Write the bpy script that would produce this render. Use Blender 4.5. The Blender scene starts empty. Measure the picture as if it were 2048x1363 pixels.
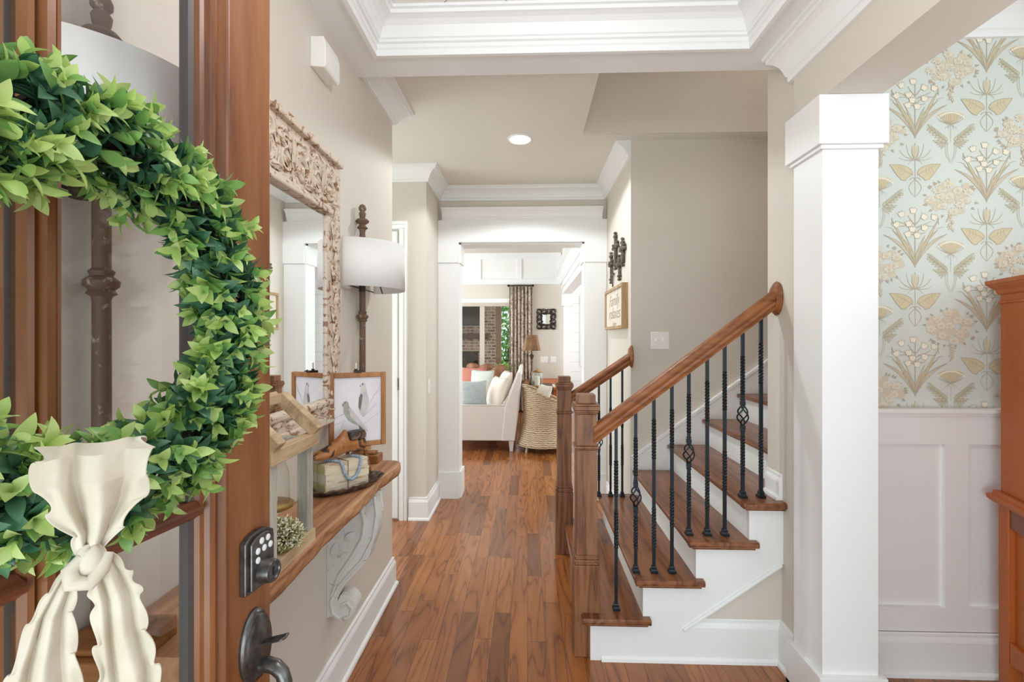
import bpy, bmesh, math, random
from mathutils import Vector, Matrix
random.seed(7)
R = math.radians
sc = bpy.context.scene
col = sc.collection

# ---------------------------------------------------------------- camera, world, lights, exposure
CAM_Z = 1.4
cam_d = bpy.data.cameras.new('camera'); cam = bpy.data.objects.new('camera', cam_d); col.objects.link(cam)
cam.location = (0, 0, CAM_Z); cam.rotation_euler = (R(90), 0, math.atan(31/940))
cam_d.sensor_width = 36; cam_d.lens = 940/2048*36; cam_d.shift_y = -6.5/2048; cam_d.clip_start = .02
sc.camera = cam
w = bpy.data.worlds.new('world'); sc.world = w; w.use_nodes = True
bg = w.node_tree.nodes['Background']; bg.inputs[0].default_value = (.84, .96, 1, 1); bg.inputs[1].default_value = .54
sc.view_settings.view_transform = 'Standard'; sc.view_settings.look = 'None'
sc.view_settings.gamma = 1; sc.view_settings.use_curve_mapping = False
sc.view_settings.exposure = 1.12
sc.cycles.use_denoising = True
sc.cycles.max_bounces = 10; sc.cycles.diffuse_bounces = 6; sc.cycles.transparent_max_bounces = 24
sc.cycles.sample_clamp_indirect = 6
def light(name, kind, loc, energy, color=(1, 1, 1), rot=(0, 0, 0), size=None, size_y=None, radius=None, spread=None):
    d = bpy.data.lights.new(name, kind); d.energy = energy; d.color = color
    if kind == 'AREA':
        d.size = size
        if size_y: d.shape = 'RECTANGLE'; d.size_y = size_y
        if spread: d.spread = spread
    elif radius is not None and kind != 'SUN': d.shadow_soft_size = radius
    o = bpy.data.objects.new(name, d); col.objects.link(o); o.location = loc; o.rotation_euler = rot
    return o
s = light('sun', 'SUN', (0, 12, 8), 3.2, (1, .95, .86), (R(38), 0, R(215))); s.data.angle = R(3)
light('porch_daylight', 'AREA', (-.25, -1.3, .5), 18.5, (.82, .96, 1), (R(126), 0, 0), 2.0, 1.0)
light('dining_window_light', 'AREA', (2.6, -.9, 1.9), 5, (.9, .97, 1), (R(84), 0, R(14)), 1.4, 1.4)
light('living_window_light', 'AREA', (-3.2, 6.6, 1.7), 66, (.82, .96, 1), (R(90), 0, R(-90)), 3.4, 2.2)
light('side_room_window_light', 'AREA', (2.6, 6.6, 1.7), 32, (.94, .98, 1), (R(90), 0, R(90)), 3.4, 2.2)
light('dining_fill', 'POINT', (1.75, 1.0, 1.95), 2.6, (.93, .98, 1), radius=.15)  # unseen fill added to lift wainscot and wallpaper; there is no pendant
light('side_passage_fill', 'AREA', (-2.1, 3.1, 1.3), 9.2, (.84, .97, 1), (R(90), 0, R(-90)), .8, 2.0)  # added fill to brighten the hall; the passage has no window
light('foyer_fill', 'POINT', (.1, .8, 2.3), 7, (.98, .98, 1), radius=.12)  # fill added overhead for the foyer; no fixture hangs there
light('stairwell_fill', 'POINT', (2.3, 2.6, 3.9), 8, (1, 1, 1), radius=.1)  # unseen fill added to lighten the dark stairwell

# ---------------------------------------------------------------- materials
def lin(c):
    return tuple(((v/255)/12.92 if v/255 <= .04045 else ((v/255+.055)/1.055)**2.4) for v in c)+(1,)
class NT:
    def __init__(s, name):
        s.m = bpy.data.materials.new(name); s.m.use_nodes = True; s.t = s.m.node_tree; s.N = s.t.nodes
        s.b = s.N['Principled BSDF']
    def n(s, typ, **kw):
        o = s.N.new(typ)
        for k, v in kw.items():
            if k.startswith('i_'):
                key = k[2:]; key = int(key) if key.isdigit() else key.replace('_', ' ')
                o.inputs[key].default_value = v
            else: setattr(o, k, v)
        return o
    def l(s, a, b): s.t.links.new(a, b)
    def ramp(s, fac, stops):
        r = s.n('ShaderNodeValToRGB'); e = r.color_ramp.elements
        while len(e) < len(stops): e.new(.5)
        for el, (p, c) in zip(e, stops): el.position = p; el.color = c if len(c) == 4 else lin(c)
        s.l(fac, r.inputs[0]); return r
    def math(s, op, a, b=None):
        o = s.n('ShaderNodeMath', operation=op)
        for i, v in enumerate((a, b)):
            if v is None: continue
            if hasattr(v, 'links'): s.l(v, o.inputs[i])
            else: o.inputs[i].default_value = v
        return o.outputs[0]
    def mix(s, fac, a, b, mode='MIX'):
        o = s.n('ShaderNodeMix', data_type='RGBA', blend_type=mode)
        for i, v in ((0, fac), (6, a), (7, b)):
            if hasattr(v, 'links'): s.l(v, o.inputs[i])
            else: o.inputs[i].default_value = v
        return o.outputs[2]
    def bump(s, h, strength, dist=.002):
        o = s.n('ShaderNodeBump'); o.inputs['Strength'].default_value = strength; o.inputs['Distance'].default_value = dist
        s.l(h, o.inputs['Height']); s.l(o.outputs[0], s.b.inputs['Normal'])
def pm(name, c, rough=.5, metal=0, noise=None, nscale=20, bump=0, bscale=200, spec=None, sss=0):
    t = NT(name); b = t.b
    b.inputs['Base Color'].default_value = lin(c); b.inputs['Roughness'].default_value = rough; b.inputs['Metallic'].default_value = metal
    if spec is not None: b.inputs['Specular IOR Level'].default_value = spec
    tc = t.n('ShaderNodeTexCoord').outputs['Object'] if (noise or bump) else None
    if noise:
        nz = t.n('ShaderNodeTexNoise', i_Scale=nscale, i_Detail=4.0); t.l(tc, nz.inputs['Vector'])
        r = t.ramp(nz.outputs[0], [(.35, c), (.65, noise)]); t.l(r.outputs[0], b.inputs['Base Color'])
    if bump:
        nz = t.n('ShaderNodeTexNoise', i_Scale=bscale, i_Detail=3.0); t.l(tc, nz.inputs['Vector']); t.bump(nz.outputs[0], bump)
    return t.m
def wood(name, dark, mid, light_, axis='Z', scale=1., rough=.35, rings=9, bump=.15, coat=0):
    t = NT(name); b = t.b
    tc = t.n('ShaderNodeTexCoord').outputs['Object']
    mp = t.n('ShaderNodeMapping'); t.l(tc, mp.inputs[0])
    k = .09; sv = {'X': (k, 1, 1), 'Y': (1, k, 1), 'Z': (1, 1, k)}[axis]
    mp.inputs['Scale'].default_value = tuple(v*scale for v in sv)
    nz = t.n('ShaderNodeTexNoise', i_Scale=7.0, i_Detail=2.0, i_Distortion=.25); t.l(mp.outputs[0], nz.inputs['Vector'])
    ring = t.math('PINGPONG', t.math('MULTIPLY', nz.outputs[0], rings), 1.0)
    fine = t.n('ShaderNodeTexNoise', i_Scale=90.0, i_Detail=3.0); t.l(mp.outputs[0], fine.inputs['Vector'])
    f = t.math('ADD', t.math('MULTIPLY', ring, .5), t.math('MULTIPLY', fine.outputs[0], .55))
    r = t.ramp(f, [(.12, dark), (.42, mid), (.9, light_)])
    t.l(r.outputs[0], b.inputs['Base Color']); b.inputs['Roughness'].default_value = rough
    if coat: b.inputs['Coat Weight'].default_value = coat; b.inputs['Coat Roughness'].default_value = .15
    t.bump(f, bump, .001)
    return t.m
def floor_mat():
    t = NT('oak_floor'); b = t.b
    tc = t.n('ShaderNodeTexCoord').outputs['Object']
    sp = t.n('ShaderNodeSeparateXYZ'); t.l(tc, sp.inputs[0])
    cb = t.n('ShaderNodeCombineXYZ'); t.l(sp.outputs[1], cb.inputs[0]); t.l(sp.outputs[0], cb.inputs[1])
    br = t.n('ShaderNodeTexBrick', offset=.37, offset_frequency=3, squash=.72, squash_frequency=2)
    br.inputs['Color1'].default_value = (0, 0, 0, 1); br.inputs['Color2'].default_value = (1, 1, 1, 1); br.inputs['Mortar'].default_value = (.5, .5, .5, 1)
    br.inputs['Scale'].default_value = 1; br.inputs['Mortar Size'].default_value = .0009; br.inputs['Brick Width'].default_value = .83; br.inputs['Row Height'].default_value = .083
    br.inputs['Mortar Smooth'].default_value = .2; br.inputs['Bias'].default_value = 0
    t.l(cb.outputs[0], br.inputs['Vector'])
    rnd = t.n('ShaderNodeSeparateColor'); t.l(br.outputs['Color'], rnd.inputs[0]); rnd = rnd.outputs[0]
    mp = t.n('ShaderNodeMapping'); mp.inputs['Scale'].default_value = (1, .12, 1); t.l(tc, mp.inputs[0])
    nz = t.n('ShaderNodeTexNoise', noise_dimensions='4D', i_Scale=8.5, i_Detail=1.5, i_Distortion=.45); t.l(mp.outputs[0], nz.inputs['Vector'])
    t.l(t.math('MULTIPLY', rnd, 37.0), nz.inputs['W'])
    ring = t.math('PINGPONG', t.math('MULTIPLY', nz.outputs[0], 17.0), 1.0)
    ring = t.math('POWER', ring, .55)
    fine = t.n('ShaderNodeTexNoise', i_Scale=110.0, i_Detail=3.0); t.l(mp.outputs[0], fine.inputs['Vector'])
    f = t.math('ADD', t.math('MULTIPLY', ring, .55), t.math('MULTIPLY', fine.outputs[0], .5))
    g = t.ramp(f, [(.2, (106, 63, 34)), (.5, (158, 99, 54)), (.95, (174, 116, 66))])
    tint = t.ramp(rnd, [(0, (176, 158, 154)), (.2, (226, 214, 208)), (.6, (244, 232, 222)), (.85, (255, 246, 234)), (1, (255, 252, 246))])
    c = t.mix(1.0, g.outputs[0], tint.outputs[0], 'MULTIPLY')
    c = t.mix(br.outputs['Fac'], c, lin((58, 32, 22)))
    t.l(c, b.inputs['Base Color']); b.inputs['Roughness'].default_value = .19; b.inputs['Specular IOR Level'].default_value = .5
    b.inputs['Coat Weight'].default_value = .2; b.inputs['Coat Roughness'].default_value = .12
    h = t.math('SUBTRACT', t.math('MULTIPLY', f, .25), br.outputs['Fac']); t.bump(h, .25, .001)
    return t.m
def glass_mat(name, tint=(255, 255, 255), ior=1.45):
    t = NT(name); N = t.N; out = N['Material Output']; N.remove(t.b)
    tr = t.n('ShaderNodeBsdfTransparent'); tr.inputs[0].default_value = lin(tint)
    gl = t.n('ShaderNodeBsdfGlossy'); gl.inputs['Roughness'].default_value = .01
    fr = t.n('ShaderNodeFresnel'); geo = t.n('ShaderNodeNewGeometry')
    t.l(t.math('ADD', ior, t.math('MULTIPLY', geo.outputs['Backfacing'], 1/ior-ior)), fr.inputs[0]); mx = t.n('ShaderNodeMixShader')
    t.l(fr.outputs[0], mx.inputs[0]); t.l(tr.outputs[0], mx.inputs[1]); t.l(gl.outputs[0], mx.inputs[2]); t.l(mx.outputs[0], out.inputs[0])
    return t.m
def emis(name, c, st):
    t = NT(name); t.b.inputs['Base Color'].default_value = lin(c); t.b.inputs['Emission Color'].default_value = lin(c); t.b.inputs['Emission Strength'].default_value = st
    return t.m
def leaf_mat(name, c1, c2, trans=.25):
    t = NT(name); b = t.b
    nz = t.n('ShaderNodeTexNoise', i_Scale=38.0, i_Detail=2.0); t.l(t.n('ShaderNodeTexCoord').outputs['Object'], nz.inputs['Vector'])
    r = t.ramp(nz.outputs[0], [(.35, c1), (.65, c2)]); t.l(r.outputs[0], b.inputs['Base Color'])
    b.inputs['Roughness'].default_value = .38
    out = t.N['Material Output']; tl = t.n('ShaderNodeBsdfTranslucent'); t.l(r.outputs[0], tl.inputs[0])
    mx = t.n('ShaderNodeMixShader'); mx.inputs[0].default_value = trans
    t.l(b.outputs[0], mx.inputs[1]); t.l(tl.outputs[0], mx.inputs[2]); t.l(mx.outputs[0], out.inputs[0])
    return t.m
def distressed(name, paint, worn, thr=.55, sc_=(14, 14, 40), rough=.75):
    t = NT(name); b = t.b
    mp = t.n('ShaderNodeMapping'); mp.inputs['Scale'].default_value = sc_; t.l(t.n('ShaderNodeTexCoord').outputs['Object'], mp.inputs[0])
    nz = t.n('ShaderNodeTexNoise', i_Scale=1.6, i_Detail=7.0, i_Roughness=.65, i_Distortion=.6); t.l(mp.outputs[0], nz.inputs['Vector'])
    r = t.ramp(nz.outputs[0], [(thr-.03, paint), (thr+.04, worn)]); t.l(r.outputs[0], b.inputs['Base Color'])
    b.inputs['Roughness'].default_value = rough; t.bump(nz.outputs[0], .3, .003)
    return t.m
def board_ceiling_mat():
    t = NT('white_ceiling_boards'); b = t.b
    sp = t.n('ShaderNodeSeparateXYZ'); t.l(t.n('ShaderNodeTexCoord').outputs['Object'], sp.inputs[0])
    f = t.math('FRACT', t.math('DIVIDE', t.math('ADD', t.math('ADD', sp.outputs[0], sp.outputs[1]), 10.02), .24))
    g = t.math('LESS_THAN', f, .022)
    t.l(t.mix(g, lin((236, 233, 230)), lin((150, 146, 142))), b.inputs['Base Color']); b.inputs['Roughness'].default_value = .5
    return t.m
def brick_mat():
    t = NT('whitewashed_brick'); b = t.b
    tc = t.n('ShaderNodeTexCoord').outputs['Object']
    sp = t.n('ShaderNodeSeparateXYZ'); t.l(tc, sp.inputs[0]); cb = t.n('ShaderNodeCombineXYZ')
    t.l(t.math('ADD', sp.outputs[0], sp.outputs[1]), cb.inputs[0]); t.l(sp.outputs[2], cb.inputs[1])
    br = t.n('ShaderNodeTexBrick'); t.l(cb.outputs[0], br.inputs['Vector'])
    br.inputs['Color1'].default_value = lin((158, 112, 96)); br.inputs['Color2'].default_value = lin((118, 90, 80)); br.inputs['Mortar'].default_value = lin((222, 208, 192))
    br.inputs['Scale'].default_value = 1; br.inputs['Brick Width'].default_value = .21; br.inputs['Row Height'].default_value = .075; br.inputs['Mortar Size'].default_value = .013
    nz = t.n('ShaderNodeTexNoise', i_Scale=9.0, i_Detail=5.0); t.l(tc, nz.inputs['Vector'])
    r = t.ramp(nz.outputs[0], [(.44, (0, 0, 0)), (.6, (215, 215, 215))])
    t.l(t.mix(r.outputs[0], br.outputs['Color'], lin((214, 200, 186))), b.inputs['Base Color']); b.inputs['Roughness'].default_value = .9
    return t.m
def spots(name, base, spot, scale, thr, rough=.6, base2=None):
    t = NT(name); b = t.b; tc = t.n('ShaderNodeTexCoord').outputs['Object']
    nz = t.n('ShaderNodeTexNoise', i_Scale=scale, i_Detail=3.0, i_Distortion=1.2); t.l(tc, nz.inputs['Vector'])
    st = [(thr-.02, base), (thr+.02, spot)]
    if base2: st = [(.3, base2), (thr-.04, base), (thr+.02, spot)]
    r = t.ramp(nz.outputs[0], st); t.l(r.outputs[0], b.inputs['Base Color']); b.inputs['Roughness'].default_value = rough
    return t.m
def weave_mat():
    t = NT('woven_rattan'); b = t.b; tc = t.n('ShaderNodeTexCoord').outputs['Object']
    wv = t.n('ShaderNodeTexWave', bands_direction='Z', i_Scale=14.0, i_Distortion=5.0, i_Detail=3.0); t.l(tc, wv.inputs['Vector'])
    nz = t.n('ShaderNodeTexNoise', i_Scale=45.0, i_Detail=2.0); t.l(tc, nz.inputs['Vector'])
    f = t.math('ADD', t.math('MULTIPLY', wv.outputs['Fac'], .6), t.math('MULTIPLY', nz.outputs[0], .5))
    r = t.ramp(f, [(.2, (130, 106, 80)), (.5, (184, 160, 130)), (.85, (218, 198, 170))]); t.l(r.outputs[0], b.inputs['Base Color'])
    b.inputs['Roughness'].default_value = .7; t.bump(f, .6, .006)
    return t.m

WALL = pm('beige_wall_paint', (214, 206, 195), .75)
CEILP = pm('beige_ceiling_paint', (224, 219, 210), .8)
WHITE = pm('white_trim_paint', (238, 238, 237), .42)
WAINS = pm('white_wainscot_paint', (240, 239, 238), .45)
UPWALL = WALL
FLOOR = floor_mat()
BOARDS = board_ceiling_mat()
STAIR = wood('stained_oak_tread', (64, 34, 18), (118, 68, 38), (146, 92, 54), 'Y', 1.5, .3, 12, .1, .15)
NEWEL = wood('stained_oak_newel', (70, 40, 22), (122, 76, 46), (152, 104, 68), 'Z', 1.8, .46, 10, .08)
RAILW = wood('honey_oak_rail', (98, 54, 24), (138, 80, 40), (156, 98, 54), 'X', 1.6, .42, 7, .06)
DOORW = wood('door_mahogany', (78, 42, 20), (122, 70, 36), (144, 92, 54), 'Z', 1.6, .36, 6, .15)
HUTCH = wood('cherry_hutch', (150, 74, 26), (178, 92, 34), (190, 104, 44), 'Z', .8, .5, 3, .04)
SHELFW = wood('rustic_slab', (104, 66, 44), (164, 114, 78), (200, 154, 114), 'Y', 1.4, .5, 7, .3)
PALEW = wood('pale_weathered_wood', (150, 122, 90), (188, 160, 124), (214, 192, 158), 'Y', 2.2, .7, 5, .3)
GREYW = wood('grey_weathered_wood', (140, 136, 126), (170, 166, 154), (196, 192, 180), 'Z', 2.2, .75, 5, .3)
OAKF = wood('oak_picture_frame', (130, 80, 40), (162, 106, 58), (186, 130, 78), 'Z', 2.5, .45, 5, .1)
SIGNW = wood('sign_frame_wood', (140, 108, 72), (176, 142, 102), (198, 168, 128), 'Z', 2, .6, 4, .1)
IRON = pm('black_iron', (44, 50, 56), .38, .75)
BRONZE = pm('oiled_bronze', (112, 110, 108), .34, .8, noise=(84, 80, 78), nscale=60)
DARKM = pm('dark_bronze_metal', (62, 50, 42), .45, .6)
BRASS = pm('brass', (196, 160, 100), .28, .9)
SILVER = pm('tarnished_silver', (150, 140, 128), .35, .8, noise=(84, 74, 66), nscale=40)
GLASS = glass_mat('clear_glass')
THING_GLASS = glass_mat('thin_glass', (250, 252, 250), 1.4)
MIRROR = pm('mirror_silver', (238, 240, 240), .0, 1)
PLASTIC = pm('white_plastic', (240, 238, 234), .4)
SHADE = pm('white_lampshade_linen', (240, 238, 235), .85, bump=.05, bscale=500)
LINEN = pm('oatmeal_linen', (208, 197, 180), .9, noise=(196, 183, 162), nscale=26, bump=.12, bscale=420)
WHITEWASH = distressed('whitewashed_carved_wood', (214, 198, 180), (150, 110, 76), .562, (20, 20, 26))
IRONPAINT = distressed('rust_brown_lamp_pole', (112, 88, 72), (176, 160, 146), .62, (30, 30, 18), .6)
PLASTER = distressed('aged_white_plaster', (208, 206, 200), (164, 154, 140), .62, (14, 14, 14), .9)
BLACK = pm('black_paint', (24, 22, 22), .5)
SLOT = pm('dark_gap', (40, 38, 36), .8)

# ---------------------------------------------------------------- mesh helpers
ORG = {}
class MB:
    def __init__(s): s.v = []; s.f = []; s.m = []; s.sm = []
    def add(s, vs, fs, mi=0, smooth=False):
        o = len(s.v); s.v += [tuple(p) for p in vs]
        for f in fs: s.f.append([i+o for i in f]); s.m.append(mi); s.sm.append(smooth)
        return s
    def box(s, x0, x1, y0, y1, z0, z1, mi=0):
        x0, x1 = sorted((x0, x1)); y0, y1 = sorted((y0, y1)); z0, z1 = sorted((z0, z1))
        return s.add([(x0,y0,z0),(x1,y0,z0),(x1,y1,z0),(x0,y1,z0),(x0,y0,z1),(x1,y0,z1),(x1,y1,z1),(x0,y1,z1)],
              [(0,3,2,1),(4,5,6,7),(0,1,5,4),(1,2,6,5),(2,3,7,6),(3,0,4,7)], mi)
    def obox(s, c, ax, ay, az, mi=0):      # oriented box: centre and half-axis vectors
        c, ax, ay, az = map(Vector, (c, ax, ay, az))
        vs = [c+ax*i+ay*j+az*k for k in (-1,1) for j in (-1,1) for i in (-1,1)]
        return s.add(vs, [(0,2,3,1),(4,5,7,6),(0,1,5,4),(1,3,7,5),(3,2,6,7),(2,0,4,6)], mi)
    def beam(s, a, b, w, h, up=(0,0,1), mi=0):
        a, b = Vector(a), Vector(b); d = (b-a); l = d.length; d.normalize()
        sd = d.cross(Vector(up)).normalized(); u = sd.cross(d)
        return s.obox((a+b)/2, d*l/2, sd*w/2, u*h/2, mi)
    def prism(s, pts, axis, a0, a1, mi=0):  # 2D outline extruded along an axis ('x': pts=(y,z), 'y': (x,z), 'z': (x,y))
        n = len(pts)
        mk = {'x': lambda p, a: (a, p[0], p[1]), 'y': lambda p, a: (p[0], a, p[1]), 'z': lambda p, a: (p[0], p[1], a)}[axis]
        vs = [mk(p, a0) for p in pts]+[mk(p, a1) for p in pts]
        return s.add(vs, [tuple(range(n))[::-1], tuple(range(n, 2*n))]+[(i, (i+1) % n, (i+1) % n+n, i+n) for i in range(n)], mi)
    def tube(s, pts, r, n=8, mi=0, caps=True, flat=None, closed=False):
        pts = [Vector(p) for p in pts]; k = len(pts); rs = r if isinstance(r, (list, tuple)) else [r]*k
        vs = []; prev = None
        for i, p in enumerate(pts):
            a = pts[(i-1) % k] if (closed or i > 0) else pts[0]; b = pts[(i+1) % k] if (closed or i < k-1) else pts[-1]
            d = (b-a); d = d.normalized() if d.length > 1e-9 else Vector((0,0,1))
            if prev is None: u = d.orthogonal().normalized()
            else:
                u = prev-d*prev.dot(d); u = u.normalized() if u.length > 1e-6 else d.orthogonal().normalized()
            prev = u; v = d.cross(u)
            for j in range(n):
                t = 2*math.pi*j/n; q = u*math.cos(t)*rs[i]+v*math.sin(t)*rs[i]
                if flat: fa, fk = flat; fa = Vector(fa); q = q-fa*q.dot(fa)*(1-fk)
                vs.append(p+q)
        fs = []
        for i in range(k if closed else k-1):
            for j in range(n):
                a = i*n+j; b = i*n+(j+1) % n; i2 = (i+1) % k
                fs.append((a, b, i2*n+(j+1) % n, i2*n+j))
        if caps and not closed: fs += [tuple(range(n))[::-1], tuple((k-1)*n+j for j in range(n))]
        return s.add(vs, fs, mi, True)
    def lathe(s, prof, c=(0,0,0), n=24, mi=0, sx=1, sy=1, closed=False):
        vs = []; k = len(prof)
        for r, z in prof:
            for j in range(n):
                t = 2*math.pi*j/n; vs.append((c[0]+r*math.cos(t)*sx, c[1]+r*math.sin(t)*sy, c[2]+z))
        fs = [(i*n+j, i*n+(j+1) % n, (i+1)*n+(j+1) % n, (i+1)*n+j) for i in range(k-1) for j in range(n)]
        if not closed:
            if prof[0][0] > 1e-6: fs.append(tuple(range(n))[::-1])
            if prof[-1][0] > 1e-6: fs.append(tuple((k-1)*n+j for j in range(n)))
        return s.add(vs, fs, mi, True)
    def sweep(s, path, prof, mi=0, closed=False):   # profile (offset to the right of the path, z) along a plan polyline with mitres
        P = [Vector((p[0], p[1])) for p in path]; k = len(P); vs = []
        for i, p in enumerate(P):
            d1 = (P[i]-P[i-1]).normalized() if (i > 0 or closed) else None
            d2 = (P[(i+1) % k]-P[i]).normalized() if (i < k-1 or closed) else None
            if d1 is None: d1 = d2
            if d2 is None: d2 = d1
            n1 = Vector((d1.y, -d1.x)); n2 = Vector((d2.y, -d2.x)); m = (n1+n2); m = m/(m.dot(n1)) if m.length > 1e-6 else n1
            for o, z in prof: vs.append((p.x+m.x*o, p.y+m.y*o, z))
        n = len(prof); fs = []
        for i in range(k if closed else k-1):
            i2 = (i+1) % k
            for j in range(n): fs.append((i*n+j, i2*n+j, i2*n+(j+1) % n, i*n+(j+1) % n))
        if not closed: fs += [tuple(range(n)), tuple(range((k-1)*n, k*n))[::-1]]
        return s.add(vs, fs, mi)
    def grid(s, fn, nu, nv, mi=0, smooth=True, cu=False):
        vs = [fn(i/(nu if cu else nu-1), j/(nv-1)) for i in range(nu) for j in range(nv)]
        fs = [(i*nv+j, ((i+1) % nu)*nv+j, ((i+1) % nu)*nv+j+1, i*nv+j+1) for i in range(nu if cu else nu-1) for j in range(nv-1)]
        return s.add(vs, fs, mi, smooth)
    def build(s, name, mats, parent=None, bevel=0, world=True, solid=0, recalc=True, sub=0, smooth_angle=40, segs=2):
        if not isinstance(mats, (list, tuple)): mats = [mats]
        me = bpy.data.meshes.new(name); org = ORG.get(parent, Vector((0,0,0))) if (parent is not None and world) else Vector((0,0,0))
        me.from_pydata([(p[0]-org.x, p[1]-org.y, p[2]-org.z) for p in s.v], [], s.f)
        for m in mats: me.materials.append(m)
        me.polygons.foreach_set('material_index', s.m); me.polygons.foreach_set('use_smooth', s.sm)
        if recalc:
            b = bmesh.new(); b.from_mesh(me); bmesh.ops.recalc_face_normals(b, faces=b.faces); b.to_mesh(me); b.free()
        me.update()
        if any(s.sm): me.set_sharp_from_angle(angle=R(smooth_angle))
        o = bpy.data.objects.new(name, me); col.objects.link(o)
        if parent is not None: o.parent = parent; ORG[o] = ORG.get(parent, Vector((0,0,0)))
        if bevel:
            md = o.modifiers.new('bevel', 'BEVEL'); md.width = bevel; md.segments = segs; md.limit_method = 'ANGLE'; md.angle_limit = R(40)
        if solid: md = o.modifiers.new('solid', 'SOLIDIFY'); md.thickness = solid; md.offset = 0
        if sub: md = o.modifiers.new('sub', 'SUBSURF'); md.levels = sub; md.render_levels = sub
        return o
def tag(o, label, cat, group=None):
    o['label'] = label; o['category'] = cat
    if group: o['group'] = group
    return o
def thing(name, label, cat, loc=(0,0,0), rz=0, group=None):
    o = bpy.data.objects.new(name, None); col.objects.link(o); o.location = loc; o.rotation_euler = (0,0,rz); o.empty_display_size = .1
    ORG[o] = Vector(loc) if not rz else Vector((0,0,0))
    return tag(o, label, cat, group)
def struct(o): o['kind'] = 'structure'; return o
def copy_tree(o, parent=None):
    c = o.copy(); col.objects.link(c)
    if parent is not None: c.parent = parent
    for ch in list(o.children): copy_tree(ch, c)
    return c
def base_prof(h=.165, t=.018):
    return [(0,0),(t+.012,0),(t+.010,.012),(t,.02),(t,h-.035),(t-.003,h-.026),(t-.008,h-.016),(t-.008,h-.004),(t-.012,h),(0,h)]
def crown_prof(zt, d, p):
    return [(0,zt-d),(p*.16,zt-d),(p*.2,zt-d*.93),(p*.2,zt-d*.84),(p*.27,zt-d*.8),(p*.33,zt-d*.66),(p*.45,zt-d*.48),(p*.62,zt-d*.33),(p*.8,zt-d*.24),(p*.88,zt-d*.22),(p*.88,zt-d*.12),(p,zt-d*.1),(p,zt),(0,zt)]

# ---------------------------------------------------------------- the setting
CEIL = 2.71; SOF = 2.575; WL = -.765
struct(MB().box(-4.2, 4.2, -1.2, 9.3, -.12, 0).build('floor', FLOOR))
m = MB().box(WL-.12, WL, -.05, 2.634, 0, CEIL); struct(m.build('wall_left', WALL))
m = MB().box(-2.2, -.78, 3.6, 3.72, 0, CEIL); m.box(-.9, -.78, 3.72, 4.12, 0, CEIL); struct(m.build('wall_hall_left', WALL))
struct(MB().box(-2.3, -2.2, 2.5, 3.7, 0, CEIL).build('wall_side_passage', WALL))
struct(MB().box(-2.3, WL-.12, 2.5, 2.634, 0, CEIL).build('wall_side_passage_front', WALL))
# back wall with the cased opening
m = MB(); m.box(-4.2, -.6, 4.12, 4.27, 0, 3.1); m.box(.5, .8, 4.12, 4.27, 0, 3.1); m.box(-.6, .5, 4.12, 4.27, 2.245, 3.1)
struct(m.build('wall_back', WALL))
m = MB().box(.685, .8, 3.142, 4.12, 0, CEIL); m.box(.8, 3.4, 3.142, 3.26, 0, CEIL); struct(m.build('wall_stair_back', WALL))
# wall at the end of the open stair flight, continuing as the back of the dining room
m = MB().box(1.097, 1.28, 1.94, 2.185, 0, CEIL); m.box(1.28, 3.3, 2.035, 2.185, 0, CEIL+.3); struct(m.build('wall_stair_front', WALL))
# dark upper stairwell
m = MB()
m.box(.356, 3.4, 3.04, 3.05, CEIL+.0006, 4.4); m.box(.255, .355, 2.1, 3.05, CEIL+.12, 4.4); m.box(.255, 3.4, 2.0, 2.1, CEIL+.12, 4.4)
m.box(.25, 3.4, 2.0, 3.15, 4.4, 4.5); m.box(3.3, 3.4, 2.0, 3.3, 0, 4.4)
m.box(1.1, 3.3, 2.1, 2.18, CEIL+.3, 4.4)
struct(m.build('wall_stairwell_upper', WALL))
struct(MB().box(.73, 1.097, 2.065, 2.085, 0, .47).build('wall_under_stair', WALL))
# foyer: dropped white border, boarded tray ceiling
m = MB(); Y2 = 2.1
m.box(WL, -.64, -.5, Y2, SOF, CEIL); m.box(.91, 1.08, -.5, Y2, SOF, CEIL); m.box(-.64, .91, 1.94, Y2, SOF, CEIL)
m.box(1.08, 1.1, 1.936, Y2, SOF, CEIL)
struct(m.build('ceiling_border', WHITE))
struct(MB().box(-.9, 1.3, -.5, Y2, CEIL, CEIL+.12).build('ceiling', BOARDS))
m = MB().box(-2.3, .355, Y2, 3.05, CEIL, CEIL+.12); m.box(-2.3, 3.4, 3.05, 4.2, CEIL, CEIL+.12); struct(m.build('ceiling_hall', CEILP))
tp = [(0,SOF-.012),(.018,SOF-.012),(.018,SOF+.012),(.024,SOF+.018),(.024,SOF+.032),(.034,SOF+.036),(.034,SOF+.046),(.04,SOF+.05),(.046,SOF+.066),(.058,SOF+.086),(.076,SOF+.1),(.092,SOF+.106),(.1,SOF+.108),(.1,SOF+.122),(.112,SOF+.124),(.112,CEIL),(0,CEIL)]
struct(MB().sweep([(-.64,-.5),(-.64,1.94),(.91,1.94),(.91,-.5)], tp).build('trim_1', WHITE))
cp = crown_prof(CEIL, .11, .1)
struct(MB().sweep([(WL,Y2),(WL,2.634),(-1.9,2.634)], cp).build('trim_2', WHITE))
struct(MB().sweep([(-2.2,3.6),(-.78,3.6),(-.78,4.12),(.685,4.12),(.685,3.142)], cp).build('trim_3', WHITE))
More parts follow.
